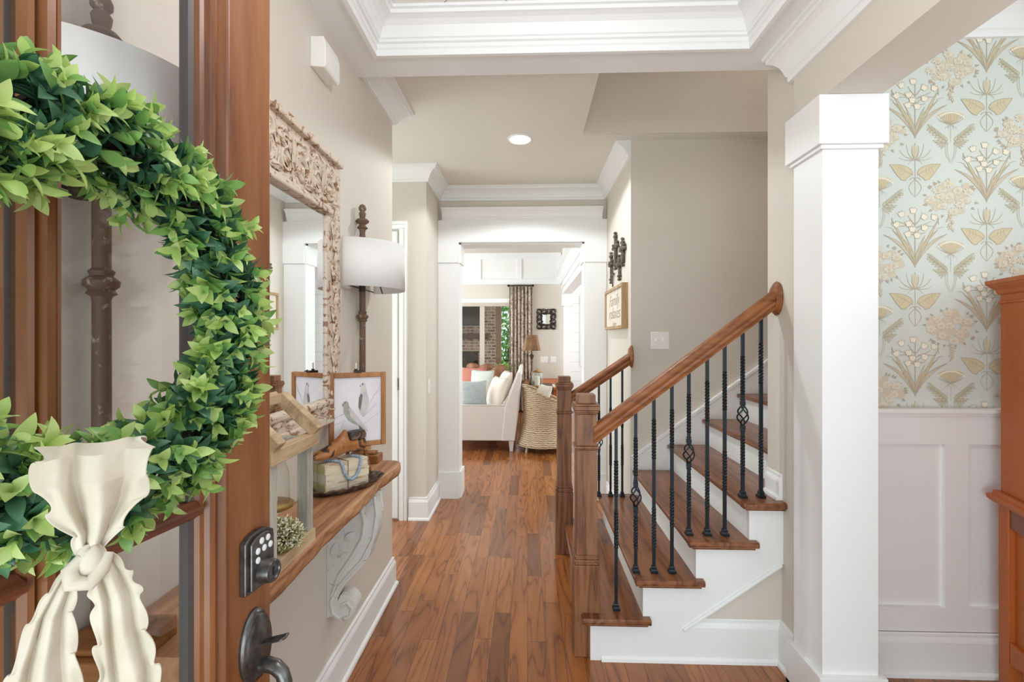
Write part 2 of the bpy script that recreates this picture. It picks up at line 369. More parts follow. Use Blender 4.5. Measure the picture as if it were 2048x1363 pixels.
# header and white pillar between foyer and dining room
struct(MB().box(1.075, 1.275, -.5, 1.936, 2.278, SOF+.1).build('wall_dining_header', WALL))
struct(MB().sweep([(1.16,1.936),(1.075,1.936),(1.075,-.5)], crown_prof(SOF, .135, .085)).build('trim_4', WHITE))
m = MB(); m.box(1.075, 1.275, 1.751, 1.936, .172, 2.086); m.box(1.052, 1.298, 1.73, 1.957, 2.1, 2.2775); m.box(1.064, 1.286, 1.741, 1.946, 2.086, 2.1)
m.box(1.055, 1.296, 1.731, 1.957, 0, .172)
m.sweep([(1.055,1.957),(1.055,1.731),(1.296,1.731),(1.296,1.957)][::-1], [(0,0),(.013,0),(.011,.01),(.003,.018),(0,.018)])
struct(m.build('trim_5', WHITE, bevel=.002))
# cased opening trim
m = MB()
for sg, xi, xo in ((1, -.609, -.782), (-1, .503, .683)):       # leg, capital block, plinth, then the same three inside the jamb
    m.box(xo, xi, 4.09, 4.12, .225, 2.055); m.box(xo-.004*sg, xi+.008*sg, 4.076, 4.12, 2.055, 2.232); m.box(xo, xi+.014*sg, 4.07, 4.12, 0, .225)
    m.box(xi-.03*sg, xi+.012*sg, 4.098, 4.285, .225, 2.055); m.box(xi-.0005*sg, xi+.026*sg, 4.1, 4.3, 2.055, 2.216); m.box(xi-.0005*sg, xi+.03*sg, 4.1, 4.3, 0, .225)
m.box(-.786, .687, 4.082, 4.12, 2.232, 2.425); m.box(-.583, .477, 4.12, 4.29, 2.216, 2.244)
hp = [(0,2.425),(.044,2.425),(.044,2.432),(.05,2.436),(.05,2.446),(.056,2.45),(.062,2.47),(.076,2.49),(.088,2.498),(.088,2.503),(.096,2.506),(.096,2.522),(0,2.522)]
m.sweep([(-.745,4.12),(.645,4.12)], hp)
struct(m.build('trim_6', WHITE))
# baseboards
bp = base_prof()
struct(MB().sweep([(WL,-.05),(WL,2.634),(-1.9,2.634)], base_prof(.16)).build('baseboard_left', WHITE))
m = MB().sweep([(-.915,3.6),(-.78,3.6),(-.78,4.09)], base_prof(.172)); struct(m.build('baseboard_hall_left', WHITE))
m = MB().sweep([(.685,4.08),(.685,3.15)], base_prof(.172)); struct(m.build('baseboard_hall_right', WHITE))
m = MB().sweep([(.32,2.0735),(1.097,2.0735),(1.097,1.96)], base_prof(.183, .02)); struct(m.build('baseboard_stair_front', WHITE))
# side passage door
m = MB()
cs = [(0,0),(.03,0),(.03,.015),(.02,.02),(.018,.05),(.01,.06),(.008,.07),(0,.07)]
m.box(-.985, -.925, 3.575, 3.6, 0, 2.235); m.box(-.978, -.952, 3.568, 3.575, 0, 2.235); m.box(-.942, -.93, 3.57, 3.575, 0, 2.235)
m.box(-1.95, -.925, 3.575, 3.6, 2.235, 2.295); m.box(-1.95, -.93, 3.57, 3.575, 2.27, 2.29); m.box(-1.95, -.93, 3.568, 3.575, 2.24, 2.262)
d2 = struct(m.build('door_2', WHITE))
m = MB(); m.box(-1.85, -1.0, 3.585, 3.6, .012, 2.22); m.box(-1.75, -1.08, 3.578, 3.586, 1.3, 2.1); m.box(-1.75, -1.08, 3.578, 3.586, .25, 1.1); m.build('door_panel', WHITE, d2, bevel=.004)
m = MB().tube([(-.992,3.575,1.0),(-.992,3.575,1.09)], .006); m.build('hinge', BRONZE, d2)
# ---- dining room
DY = 2.035
m = MB()
m.box(1.28, 3.3, DY-.004, DY, 0, 1.1)
m.box(1.28, 3.3, DY-.022, DY, .957, 1.076); m.box(1.28, 3.3, DY-.022, DY, .178, .277)
for a, b in ((1.28,1.32), (1.737,1.83), (2.24,2.333), (2.75,2.84)): m.box(a, b, DY-.022, DY, .277, .957)
m.box(1.28, 3.3, DY-.045, DY, 1.09, 1.106); m.box(1.28, 3.3, DY-.032, DY, 1.076, 1.09)
struct(m.build('wall_dining_wainscot', WAINS))
struct(MB().sweep([(1.28,DY-.022),(3.3,DY-.022)], base_prof(.176, .016)).build('baseboard_dining', WHITE))
struct(MB().sweep([(1.28,DY),(2.13,DY)], crown_prof(2.79, .14, .12)).build('trim_7', WHITE))
struct(MB().box(1.275, 3.4, -.5, DY+.1, 2.79, 2.9).build('ceiling_dining', WHITE))
struct(MB().box(2.13, 2.4, -.2, DY, 2.64, 2.79).build('ceiling_beam', WALL))
# ---- living room
m = MB(); LY = 9.0
m.box(-4.2, -2.3, LY, LY+.15, 0, 3.0); m.box(-2.3, -.08, LY, LY+.15, 2.06, 3.0); m.box(-.08, .8, LY, LY+.15, 0, 3.0)
struct(m.build('wall_living_back', WALL))
m = MB().box(.8, 4.2, LY, LY+.15, 0, 3.0)
for i in range(16): m.box(.8, 4.2, LY-.014, LY, .02+i*.185, .02+i*.185+.177)
struct(m.build('wall_side_room', WHITE))
m = MB(); m.box(1.0, 1.08, LY-.035, LY-.014, .94, 2.12); m.box(1.0, 2.4, LY-.035, LY-.014, 2.12, 2.2); m.box(1.0, 2.4, LY-.035, LY-.014, .86, .94); m.box(2.32, 2.4, LY-.035, LY-.014, .94, 2.12)
struct(m.build('window_1', WHITE, bevel=.004))
struct(MB().box(-4.2, 4.2, 4.2, 9.15, 3.02, 3.12).build('ceiling_living', WALL))
m = MB()
m.box(-2.5, .64, LY-.03, LY, 2.42, 2.52); m.box(-2.5, .64, LY-.03, LY, 2.9, 3.02); m.box(-2.5, .64, LY-.008, LY, 2.52, 2.9)
for x in (-2.4, -1.74, -.98, -.2, .56): m.box(x, x+.09, LY-.03, LY, 2.52, 2.9)
struct(m.build('trim_8', WHITE))
m = MB(); m.box(.64, .8, 4.27, 8.72, 2.2, 3.02); m.sweep([(.64,8.97),(.64,4.27)], crown_prof(2.62, .2, .13)); m.box(.622,.818,4.27,8.71,2.3,2.33)
m.box(.66, .8, 8.6, 8.74, .2, 1.98); m.box(.63, .83, 8.56, 8.78, 1.98, 2.199); m.box(.635, .825, 8.57, 8.77, 0, .2)
struct(m.build('trim_9', WHITE))
struct(MB().sweep([(-.08,LY-.001),(.64,LY-.001)], base_prof(.17)).build('baseboard_living', WHITE))
# glass porch door
TAUPE = pm('taupe_door_frame', (196, 182, 168), .5)
m = MB()
m.box(-2.3, -.08, LY-.04, LY+.02, 2.0, 2.07); m.box(-2.3, -2.22, LY-.02, LY+.06, 0, 2.02); m.box(-.915, -.825, LY-.02, LY+.06, 0, 2.02); m.box(-.16, -.08, LY-.02, LY+.06, 0, 2.02); m.box(-2.3, -.08, LY-.02, LY+.06, 0, .1)
d3 = struct(m.build('door_3', TAUPE))
MB().box(-2.22, -.915, LY+.015, LY+.02, .1, 2.0).build('glass_pane', GLASS, d3); MB().box(-.825, -.16, LY+.015, LY+.02, .1, 2.0).build('glass_pane', GLASS, d3)
struct(MB().box(-2.4, 0, LY-.03, LY, 2.07, 2.15).build('trim_10', WHITE))
# ---- porch and garden
struct(MB().box(-5, 3, 9.3, 13, -.16, -.04).build('porch_floor', pm('porch_stone', (170, 160, 150), .8)))
GRASS = pm('lawn', (96, 140, 60), .9, noise=(70, 112, 44), nscale=4)
struct(MB().box(-14, 14, 13, 34, -.3, -.1).build('ground', GRASS))
struct(MB().box(-5, 3, 9.3, 11.48, 2.752, 2.85).build('ceiling_porch', pm('porch_ceiling_boards', (120, 92, 68), .6)))

# ---------------------------------------------------------------- wallpaper (printed pattern kept in the wall's own mesh)
WPC = [pm('wallpaper_ground', (212, 216, 208), .85), pm('wallpaper_gold', (212, 198, 164), .85), pm('wallpaper_brown', (184, 171, 150), .8),
       pm('wallpaper_cream', (236, 227, 208), .85), pm('wallpaper_sage', (200, 198, 172), .85), pm('wallpaper_tan', (212, 200, 178), .85)]
wp = MB(); wp.box(1.28, 3.3, DY-.003, DY, 1.1, 2.8, 0)
WX0, WX1, WZ0, WZ1 = 1.275, 2.5, 1.108, 2.66
LAYER = [0]
def P2(pts, mi, lay):
    pts = [(min(max(x, WX0), WX1), min(max(z, WZ0), WZ1)) for x, z in pts]
    if max(p[0] for p in pts)-min(p[0] for p in pts) < 1e-4 or max(p[1] for p in pts)-min(p[1] for p in pts) < 1e-4: return
    LAYER[0] += 1; y = DY-.0034-.0004*lay-(LAYER[0] % 180)*2e-6
    n = len(pts); wp.add([(x, y, z) for x, z in pts], [tuple(range(n))], mi)
def line2(pts, w0, w1, mi, lay):
    n = len(pts)
    for i in range(n-1):
        a, b = pts[i], pts[i+1]; dx, dz = b[0]-a[0], b[1]-a[1]; L = math.hypot(dx, dz) or 1; nx, nz = -dz/L, dx/L
        wa = w0+(w1-w0)*i/(n-1); wb = w0+(w1-w0)*(i+1)/(n-1)
        P2([(a[0]-nx*wa, a[1]-nz*wa), (b[0]-nx*wb, b[1]-nz*wb), (b[0]+nx*wb, b[1]+nz*wb), (a[0]+nx*wa, a[1]+nz*wa)], mi, lay)
def bez(p0, p1, p2, n=7):
    return [((1-t)**2*p0[0]+2*t*(1-t)*p1[0]+t*t*p2[0], (1-t)**2*p0[1]+2*t*(1-t)*p1[1]+t*t*p2[1]) for t in [i/(n-1) for i in range(n)]]
def leaf2(p0, p1, p2, wd, mi, lay, om=2, ow=.0011, rib=True):   # a curved leaf blade with outline
    c = bez(p0, p1, p2, 8); L = []; Rr = []
    for i, p in enumerate(c):
        a = c[max(i-1, 0)]; b = c[min(i+1, 7)]; dx, dz = b[0]-a[0], b[1]-a[1]; l = math.hypot(dx, dz) or 1
        k = wd*math.sin(math.pi*(i/7)**.8); L.append((p[0]-dz/l*k, p[1]+dx/l*k)); Rr.append((p[0]+dz/l*k, p[1]-dx/l*k))
    for i in range(7): P2([L[i], L[i+1], Rr[i+1], Rr[i]], mi, lay)
    if om is not None:
        line2(L, ow, ow, om, lay+1); line2(Rr, ow, ow, om, lay+1)
        if rib: line2(c, ow*.8, ow*.5, om, lay+1)
def mirror(fn):
    for sgn in (1, -1): fn(sgn)
S = .067/240   # metres of wall per pixel of the studied crop, times two per column
def motif_lily(cx, cz):
    u = .00058
    def half(s):
        q = lambda x, z: (cx+s*x*u, cz+z*u)
        leaf2(q(8,-20), q(90,70), q(180,70), 0, 1, 1, None)
        outline = [q(15,-5), q(28,22), q(60,44), q(110,58), q(180,60), q(160,30), q(128,-18), q(96,-52), q(70,-58), q(58,-40), q(34,-24)]
        P2(outline, 1, 1); line2(outline+[outline[0]], .0011, .0011, 2, 2)
        line2(bez(q(15,-20), q(60,10), q(150,52)), .001, .0005, 2, 2)
        for t in (.3, .5, .7): line2([q(40+110*t,-10+60*t), q(55+90*t, 40+18*t)], .0007, .0004, 2, 2); line2([q(40+110*t,-10+60*t), q(75+80*t,-30+38*t)], .0007, .0004, 2, 2)
        line2(bez(q(40,-54), q(10,-20), q(0,-50)), .0012, .001, 2, 2); line2(bez(q(0,-50), q(40,-78), q(44,-110)), .0011, .0008, 2, 2); line2(bez(q(44,-110), q(40,-140), q(0,-178)), .001, .0006, 2, 2)
        line2(bez(q(0,95), q(50,100), q(62,205)), .0016, .0006, 2, 2); line2(bez(q(0,95), q(80,100), q(110,165)), .0014, .0006, 2, 2); line2(bez(q(0,95), q(80,78), q(118,112)), .0013, .0005, 2, 2); line2(bez(q(0,92), q(40,88), q(50,58)), .0011, .0005, 2, 2)
        line2(bez(q(0,95), q(34,130), q(20,195)), .0014, .0008, 2, 2)
    mirror(half); q = lambda x, z: (cx+x*u, cz+z*u)
    P2([q(0,98), q(17,130), q(15,170), q(0,212), q(-15,170), q(-17,130)], 1, 1)
    line2([q(0,215), q(0,-178)], .0012, .0008, 2, 2); line2([q(0,98), q(0,200)], .003, .001, 5, 2)
def motif_fern(cx, cz):
    u = .00058; q0 = lambda x, z: (cx+x*u, cz+z*u)
    def half(s):
        q = lambda x, z: (cx+s*x*u, cz+z*u)
        for k in range(6):
            t = k/5; bx, bz = 40+105*t, -15+85*t; leaf2(q(bx-12,bz-12), q(bx+14,bz-2), q(bx+34-10*t,bz-22+8*t), 9*u, 4, 1, 2, .0007, False); leaf2(q(bx-12,bz-12), q(bx-10,bz+16), q(bx+20,bz+30), 9*u, 4, 1, 2, .0007, False)
        line2(bez(q(34,-26), q(80,10), q(172,84)), .001, .0006, 2, 3)
        for k in range(5): leaf2(q(20+8*k,-34), q(50+12*k,-50+6*k), q(70+14*k,-62+16*k-20), 7*u, 4, 1, 2, .0006, False)
        line2(bez(q(34,-36), q(52,-110), q(4,-184)), .0012, .0008, 4, 2); line2(bez(q(22,-40), q(34,-110), q(2,-170)), .0007, .0005, 2, 2)
        line2(bez(q(6,92), q(24,80), q(16,60)), .0008, .0004, 2, 2); line2(bez(q(6,92), q(44,74), q(40,62)), .0007, .0004, 2, 2)
        for k in range(7): line2(bez(q(0,92), q(14*k,120), q(14.5*k,172-k*k*.9)), .0008, .0006, 2, 2)
        for k in range(7): a = q(14*k+3, 182-k*k*.95); P2([(a[0]+math.cos(j)*8.5*u, a[1]+math.sin(j)*8.5*u) for j in [i*math.pi/3 for i in range(6)]], 3, 3)
    mirror(half); line2([q0(0,92), q0(0,-30)], .0012, .001, 4, 2)
    P2([q0(-92,168), q0(-60,140), q0(-20,100), q0(20,100), q0(60,140), q0(92,168), q0(50,186), q0(0,192), q0(-50,186)], 1, 1)
rw = random.Random(3)
def daisy(cx, cz, r, mi=3):
    n = 13
    for k in range(n):
        a = 2*math.pi*k/n+rw.random()*.3; b = (cx+math.cos(a)*r*rw.uniform(.8,1.1), cz+math.sin(a)*r*.75*rw.uniform(.8,1.1))
        leaf2((cx, cz-r*.15), ((cx+b[0])/2, (cz+b[1])/2+r*.12), b, r*.16, mi, 3, 5, .0005, False)
def motif_mums(cx, cz):
    u = .00058; q = lambda x, z: (cx+x*u, cz+z*u)
    for k in range(26):
        a = rw.random()*6.28; rr = rw.random()**.5; x = math.cos(a)*rr*165; z = 20+math.sin(a)*rr*110
        p = q(x, z); P2([(p[0]+math.cos(j)*30*u, p[1]+math.sin(j)*24*u) for j in [i*math.pi/4 for i in range(8)]], 5, 1)
    for k in range(20):
        a = rw.random()*6.28; p = q(math.cos(a)*175, 15+math.sin(a)*125); e = q(math.cos(a)*205, 15+math.sin(a)*150); leaf2(p, p, e, 9*u, 2, 2, None)
    for x, z in ((-20,122), (-95,75), (-10,30), (50,70), (120,60), (-140,5), (65,-30), (-60,-40), (20,-80), (100,0), (-70,30)): daisy(*q(x, z), 42*u)
    for k in range(7): leaf2(q(0,-90-18*k), q(rw.uniform(-25,25),-100-18*k), q(rw.uniform(-50,50)*(1-k/9),-120-18*k), 8*u, 5, 2, 2, .0005, False)
def bell(cx, cz, u, a):
    ca, sa = math.cos(a), math.sin(a)
    pts = [(-16,-12), (-20,8), (-26,24), (-12,18), (-6,28), (4,18), (14,28), (18,14), (28,16), (18,-2), (12,-16)]
    pts = [(cx+(x*ca-z*sa)*u, cz+(x*sa+z*ca)*u) for x, z in pts]; P2(pts, 3, 3); line2(pts+[pts[0]], .0006, .0006, 2, 4)
def motif_bells(cx, cz):
    u = .00058; q0 = lambda x, z: (cx+x*u, cz+z*u)
    def half(s):
        q = lambda x, z: (cx+s*x*u, cz+z*u)
        leaf2(q(0,-200), q(20,-60), q(160,60), 13*u, 1, 1, 2, .001); leaf2(q(0,-200), q(60,-40), q(225,28), 12*u, 5, 1, 2, .001)
        leaf2(q(0,-200), q(90,0), q(168,140), 9*u, 1, 1, 2, .0009, False); leaf2(q(0,-200), q(16,-80), q(70,20), 7*u, 5, 1, 2, .0007, False)
        line2(bez(q(150,64), q(185,84), q(205,80)), .001, .0006, 2, 2); line2(bez(q(166,100), q(160,140), q(164,152)), .0014, .0006, 2, 2)
        for (x0, z0, x1, z1) in ((0,40,60,90), (0,70,110,120), (0,100,50,165), (0,20,70,40), (20,85,130,85)): line2(bez(q(x0,z0), q(x0+20,z0+10), q(x1,z1)), .0022, .001, 2, 2)
    mirror(half); line2([q0(0,-210), q0(0,190)], .0022, .0012, 2, 2)
    for x, z, a in ((-95,170,.4), (-15,195,0), (60,150,-.5), (132,145,-.3), (-130,95,.6), (-45,100,.2), (64,70,-.2), (-50,25,.3), (14,15,0), (-20,60,0)): bell(*q0(x, z), u*1.05, a)
COLW = .1457; PER = .542; X0 = 1.629; Z0 = 2.36
for k in range(-3, 7):
    cx = X0+COLW*k; j = k % 4
    for r in range(-4, 3):
        z = Z0+PER*r
        if j in (0, 2):
            off = 0 if j == 0 else -PER/2
            motif_bells(cx, z+off); motif_lily(cx, z+off-PER/2+.005)
        else:
            off = 0 if j == 1 else PER/2
            motif_fern(cx, z-.122+off); motif_mums(cx, z+.157+off)
struct(wp.build('wall_dining_back', WPC, recalc=False))

# ---------------------------------------------------------------- staircase
RUN = .2265; R0 = .273; RISE = .168; T1 = .195
rx = lambda k: R0+RUN*(k-1)
tz = lambda k: T1+RISE*(k-1)
stairs = thing('staircase', 'white painted staircase with stained oak treads rising to the right', 'stairs', (.7, 2.6, 0))
NT_ = 9
for k in range(1, NT_+1):
    x0 = rx(k)-.036; x1 = rx(k+1)+.012; z = tz(k); y0 = 2.02 if x1 < 1.25 else 2.187; y1 = 3.15 if k == 1 else (3.15 if k == 2 else 3.122)
    m = MB(); t = .026
    xr = rx(k+1)+.03
    # rounded nosing outline in x-z, extruded in y
    prof = [(x0+.006, z), (x0+.001, z-.005), (x0, z-.013), (x0+.001, z-.021), (x0+.006, z-t), (x1, z-t), (x1, z)]
    if y0 < 2.1:
        m.prism(prof, 'y', 2.06, y1)
        pf = [(y0+.006, z), (y0+.001, z-.005), (y0, z-.013), (y0+.001, z-.021), (y0+.006, z-t), (2.06, z-t), (2.06, z)]
        if k == 4: xr = 1.12
        m.prism(pf, 'x', x0+.001, xr)
        m.box(x0+.016, xr-.012, y0+.012, 2.056, z-t-.009, z-t)
        m.box(x0+.016, rx(k)+.004, 2.056, y1-.03, z-t-.009, z-t)
    else: m.prism(prof, 'y', y0, y1)
    m.build('tread', STAIR, stairs, bevel=.0015)
    m = MB().box(rx(k), rx(k)+.018, 2.0655 if rx(k) < 1.09 else 2.187, 3.125, 0 if k == 1 else tz(k-1), z-t)
    m.build('riser', WHITE, stairs)
m = MB()
o = [(rx(1), 0)]
for k in range(1, 5): o += [(rx(k), tz(k)-.026), (rx(k+1) if k < 4 else 1.0965, tz(k)-.026)] if k < 4 else [(rx(k), tz(k)-.026), (1.0965, tz(k)-.026)]
o += [(1.0965, .43), (.66, .13), (.66, 0)]
m.prism(o, 'y', 2.053, 2.0645)
st = m.build('stringer', WHITE, stairs)
MB().beam((.672, 2.05, .138), (1.09, 2.05, .428), .012, .014).build('stringer_molding', WHITE, stairs, bevel=.004)
m = MB(); zt = lambda x: .624+.727*(x-.716)
m.prism([(.69, .18), (2.6, .18), (2.6, zt(2.6)), (.69, zt(.69))], 'y', 3.128, 3.1415); m.build('wall_skirt', WHITE, stairs)
m = MB().beam((.69, 3.13, zt(.69)+.004), (2.6, 3.13, zt(2.6)+.004), .026, .022); m.build('skirt_cap', WHITE, stairs, bevel=.004)
m = MB().sweep([(1.097,2.184),(1.097,2.062)], [(p[0], p[1]+.699) for p in base_prof(.112, .014)]); m.build('skirt_block', WHITE, stairs)

def newel(name, cx, cy, zoff, parent):
    m = MB(); B = lambda h, z0, z1: m.box(cx-h, cx+h, cy-h, cy+h, z0, z1)
    B(.056, 0, .40+zoff); B(.051, .40, .412); B(.055, .412, .424); B(.050, .424, .436); B(.0535, .436, .442)
    B(.046, .44, .905); B(.050, .905, .912); B(.0545, .912, .922); B(.0455, .922, 1.062)
    B(.049, 1.062, 1.07); B(.053, 1.07, 1.08); B(.0575, 1.08, 1.098); B(.055, 1.098, 1.108); B(.04, 1.108, 1.148)
    return m.build(name, NEWEL, parent, bevel=.004)
def rail(name, a, b, parent):
    a, b = Vector(a), Vector(b); d = (b-a).normalized(); u = Vector((-d.z, 0, d.x)); s_ = Vector((0,1,0))
    prof = [(-.021,-.034),(-.021,-.022),(-.029,-.014),(-.024,-.004),(-.031,.006),(-.034,.017),(-.029,.027),(-.017,.033),(0,.035),(.017,.033),(.029,.027),(.034,.017),(.031,.006),(.024,-.004),(.029,-.014),(.021,-.022),(.021,-.034)]
    n = len(prof); vs = []
    for p in (a, b):
        for y, z in prof: vs.append(p+s_*y+Vector((0,0,1))*z/ d.x*1.0)
    m = MB().add(vs, [(i, (i+1) % n, (i+1) % n+n, i+n) for i in range(n)]+[tuple(range(n))[::-1], tuple(range(n, 2*n))], 0, True)
    return m.build(name, RAILW, parent, smooth_angle=50)
def rosette(x, y, z, parent):
    m = MB(); pr = [(.0,.0),(.048,0),(.05,.006),(.046,.012),(.04,.016),(.036,.022),(0,.022)]
    vs = []; n = 28
    for r, h in pr:
        for j in range(n): t = 2*math.pi*j/n; vs.append((x-h, y+r*math.cos(t), z+r*math.sin(t)*1.5))
    m.add(vs, [(i*n+j, i*n+(j+1) % n, (i+1)*n+(j+1) % n, (i+1)*n+j) for i in range(len(pr)-1) for j in range(n)], 0, True)
    return m.build('rosette', RAILW, parent)
def twist_bar(m, x, y, z0, z1, h):
    n = max(8, int((z1-z0)/.004)); vs = []; turns = (z1-z0)/.055
    for i in range(n+1):
        t = i/n; a = t*turns*math.pi*2/1.0*.5*2; hh = h*(1.12 if 0 < i < n else 1)
        for j in range(4): b = math.pi/4+j*math.pi/2+a; vs.append((x+math.cos(b)*hh*1.414, y+math.sin(b)*hh*1.414, z0+(z1-z0)*t))
    m.add(vs, [(i*4+j, i*4+(j+1) % 4, i*4+4+(j+1) % 4, i*4+4+j) for i in range(n) for j in range(4)])
def baluster(x, y, zb, zt_, basket, parent, twists):
    h = .0064; m = MB(); up = MB(); segs = []
    if basket:
        c = zb+basket; segs = [(zb+.06, c-.062, 't2'), (c+.062, c+.2, 't2')]
    cuts = sorted(twists)
    z = zb
    spans = []
    for a, b in cuts: spans += [(z, a, 0), (a, b, 1)]; z = b
    spans.append((z, zt_, 0))
    for a, b, tw in spans:
        lo, hi = a, b
        if basket:
            c = zb+basket; g0, g1 = c-.045, c+.045
            if lo < g0 < hi and hi > g1:
                (twist_bar(m, x, y, lo, g0, h) if tw else m.box(x-h, x+h, y-h, y+h, lo, g0)); lo = g1; low, m = m, up
        if hi > lo: (twist_bar(m, x, y, lo, hi, h) if tw else m.box(x-h, x+h, y-h, y+h, lo, hi))
    o = (low if basket else m).build('baluster', IRON, parent)
    if basket:
        up.build('upper_bar', IRON, o)
        c = zb+basket; q = MB()
        for k in range(4):
            pts = [(x+math.cos(k*math.pi/2+t*math.pi*1.1)*(.003+.021*math.sin(math.pi*t)), y+math.sin(k*math.pi/2+t*math.pi*1.1)*(.003+.021*math.sin(math.pi*t)), c-.046+.092*t) for t in [i/14 for i in range(15)]]
            q.tube(pts, .0034, 6)
        q.box(x-.009, x+.009, y-.009, y+.009, c-.062, c-.044); q.box(x-.009, x+.009, y-.009, y+.009, c+.044, c+.062)
        q.box(x-.0085, x+.0085, y-.0085, y+.0085, c-.072, c-.066); q.box(x-.0085, x+.0085, y-.0085, y+.0085, c+.066, c+.072)
        q.build('basket', IRON, o)
    q = MB(); q.box(x-.0155, x+.0155, y-.0155, y+.0155, zb, zb+.01)
    q.add([(x+i*w_, y+j*w_, zb+z_) for z_, w_ in ((.01,.0135), (.017,.010), (.024,.0105), (.03,.0085)) for i, j in ((-1,-1),(1,-1),(1,1),(-1,1))],
          [(i*4+j, i*4+(j+1) % 4, i*4+4+(j+1) % 4, i*4+4+j) for i in range(3) for j in range(4)]+[(12,13,14,15)])
    q.build('shoe', IRON, o)
    return o
ra, rb = (.29, 2.1, .968), (1.085, 2.1, 1.572)
rz_ = lambda x: ra[2]+(x-ra[0])*(rb[2]-ra[2])/(rb[0]-ra[0])
fr = thing('front_stair_railing', 'oak and black iron stair railing along the open near side of the stairs', 'railing', (.261, 2.126, 0), group=None)
newel('newel_post', .261, 2.126, 0, fr); rail('handrail', ra, rb, fr); rosette(1.0965, 2.1, 1.572, fr)
xs = [.393, .479, .559, .638, .712, .792, .868, .946, 1.025]
for i, x in enumerate(xs):
    k = max(kk for kk in range(1, 6) if rx(kk)-.036 <= x-.012); zb = tz(k); H = rz_(x)-zb
    if i % 3 == 1: bs, tw = (.335 if i == 1 else .36), None
    else: bs, tw = 0, None
    if bs: tw = [(zb+.1, zb+bs-.09), (zb+bs+.09, zb+bs+.26)]
    elif i % 3 == 2: tw = [(zb+.11, zb+.29), (zb+.50, zb+.68)]
    else: tw = [(zb+.27, zb+.44), (zb+.5, zb+.66)] if i == 0 else [(zb+.2, zb+.37), (zb+.55, zb+.72)]
    baluster(x, 2.1, zb, rz_(x)-.03, bs, fr, tw)
br_ = thing('back_stair_railing', 'short oak and black iron stair railing beyond the first, ending at the hall corner', 'railing', (.24, 3.12, 0))
newel('newel_post', .24, 3.10, 0, br_); rail('handrail', (.28, 3.1, 1.0), (.674, 3.1, 1.268), br_); rosette(.6845, 3.1, 1.278, br_)
for i, x in enumerate((.385, .468, .544, .62)):
    k = 1 if x < .45 else 2; zb = tz(k); zt2 = 1.0+(x-.28)*.68-.03
    bs = .36 if i == 1 else 0
    baluster(x, 3.1, zb, zt2, bs, br_, [(zb+.1, zb+bs-.09), (zb+bs+.09, zb+bs+.2)] if bs else [(zb+.2, zb+.34), (zb+.45, zb+.58)])

# ---------------------------------------------------------------- front door, standing open along the left wall
TH = R(8); DW = .70; DH = 2.42
door = bpy.data.objects.new('door_1', None); col.objects.link(door); struct(door); ORG[door] = Vector((0,0,0))
door.location = (-.456, .82, 0); door.rotation_euler = (0, 0, math.atan2(-math.cos(TH), -math.sin(TH)))
# local frame: x from the latch edge towards the hinges, y out of the street face, z up
DTH = .045; ZB, ZM, ZTOP = .42, 1.147, 2.25
SW = .098; GX = [(.163, .3245), (.3637, .525)]
def dbuild(m, name, mat, parent=door, **k): return m.build(name, mat, parent, world=False, **k)
m = MB(); m.box(0, SW, -DTH, 0, .012, DH); dbuild(m, 'latch_stile', DOORW, bevel=.003)
m = MB(); m.box(.59, DW, -DTH, 0, .012, DH); dbuild(m, 'hinge_stile', DOORW, bevel=.003)
m = MB(); m.box(SW, .59, -DTH, -.002, ZTOP+.05, DH); dbuild(m, 'top_rail', DOORW)
m = MB(); m.box(SW, .59, -DTH, -.002, .012, ZB-.05); dbuild(m, 'bottom_rail', DOORW)
# moulded frame around the panes
def bead_v(m, x, s):       # vertical moulding from x outwards in direction s (towards the glass)
    pf = [(0,-.002),(.004,.004),(.010,.005),(.014,.001),(.018,-.003),(.022,.0),(.028,.002),(.034,-.002),(.038,-.008),(.044,-.010),(.049,-.016),(.049,-.035),(0,-.035)]
    m.prism([(x+s*a, b) for a, b in pf], 'z', ZB-.05, ZTOP+.05)
m = MB(); bead_v(m, SW, 1); dbuild(m, 'glazing_bead', DOORW)
m = MB(); bead_v(m, .59, -1); dbuild(m, 'glazing_bead', DOORW)
m = MB(); c = (.3245+.3637)/2; hw = (.3637-.3245)/2
m.prism([(c-hw,-.035),(c-hw,-.014),(c-hw+.004,-.006),(c-hw+.009,-.004),(c-.007,-.008),(c-.004,.003),(c+.004,.003),(c+.007,-.008),(c+hw-.009,-.004),(c+hw-.004,-.006),(c+hw,-.014),(c+hw,-.035)], 'z', ZB-.05, ZTOP+.05)
dbuild(m, 'muntin', DOORW)
m = MB()
for a, b in ((.147,.3245), (.3637,.541)):
    m.prism([(-.035,ZM-.014),(-.014,ZM-.0135),(-.008,ZM-.009),(-.002,ZM-.006),(.002,ZM-.003),(.002,ZM+.003),(-.002,ZM+.006),(-.008,ZM+.009),(-.014,ZM+.0135),(-.035,ZM+.014)], 'x', a, b)
dbuild(m, 'muntin', wood('door_mahogany_rail', (70, 34, 18), (112, 60, 34), (146, 88, 52), 'X', 1.4, .36, 5, .2))
m = MB(); m.box(SW, .59, -.035, -.006, ZB-.06, ZB); m.box(SW, .59, -.035, -.006, ZTOP, ZTOP+.06); dbuild(m, 'glazing_bead', DOORW)
CAME = pm('dark_glazing_strip', (92, 88, 86), .4, .3)
m = MB()
for (a, b) in GX:
    for z0, z1 in ((ZB, ZM-.014), (ZM+.014, ZTOP)):
        for x0, x1 in ((a-.016, a-.006), (b, b+.004)) if a < .2 else ((a-.004, a), (b+.006, b+.016)):
            m.box(x0, x1, -.03, -.015, z0, z1)
dbuild(m, 'glazing_strip', CAME)
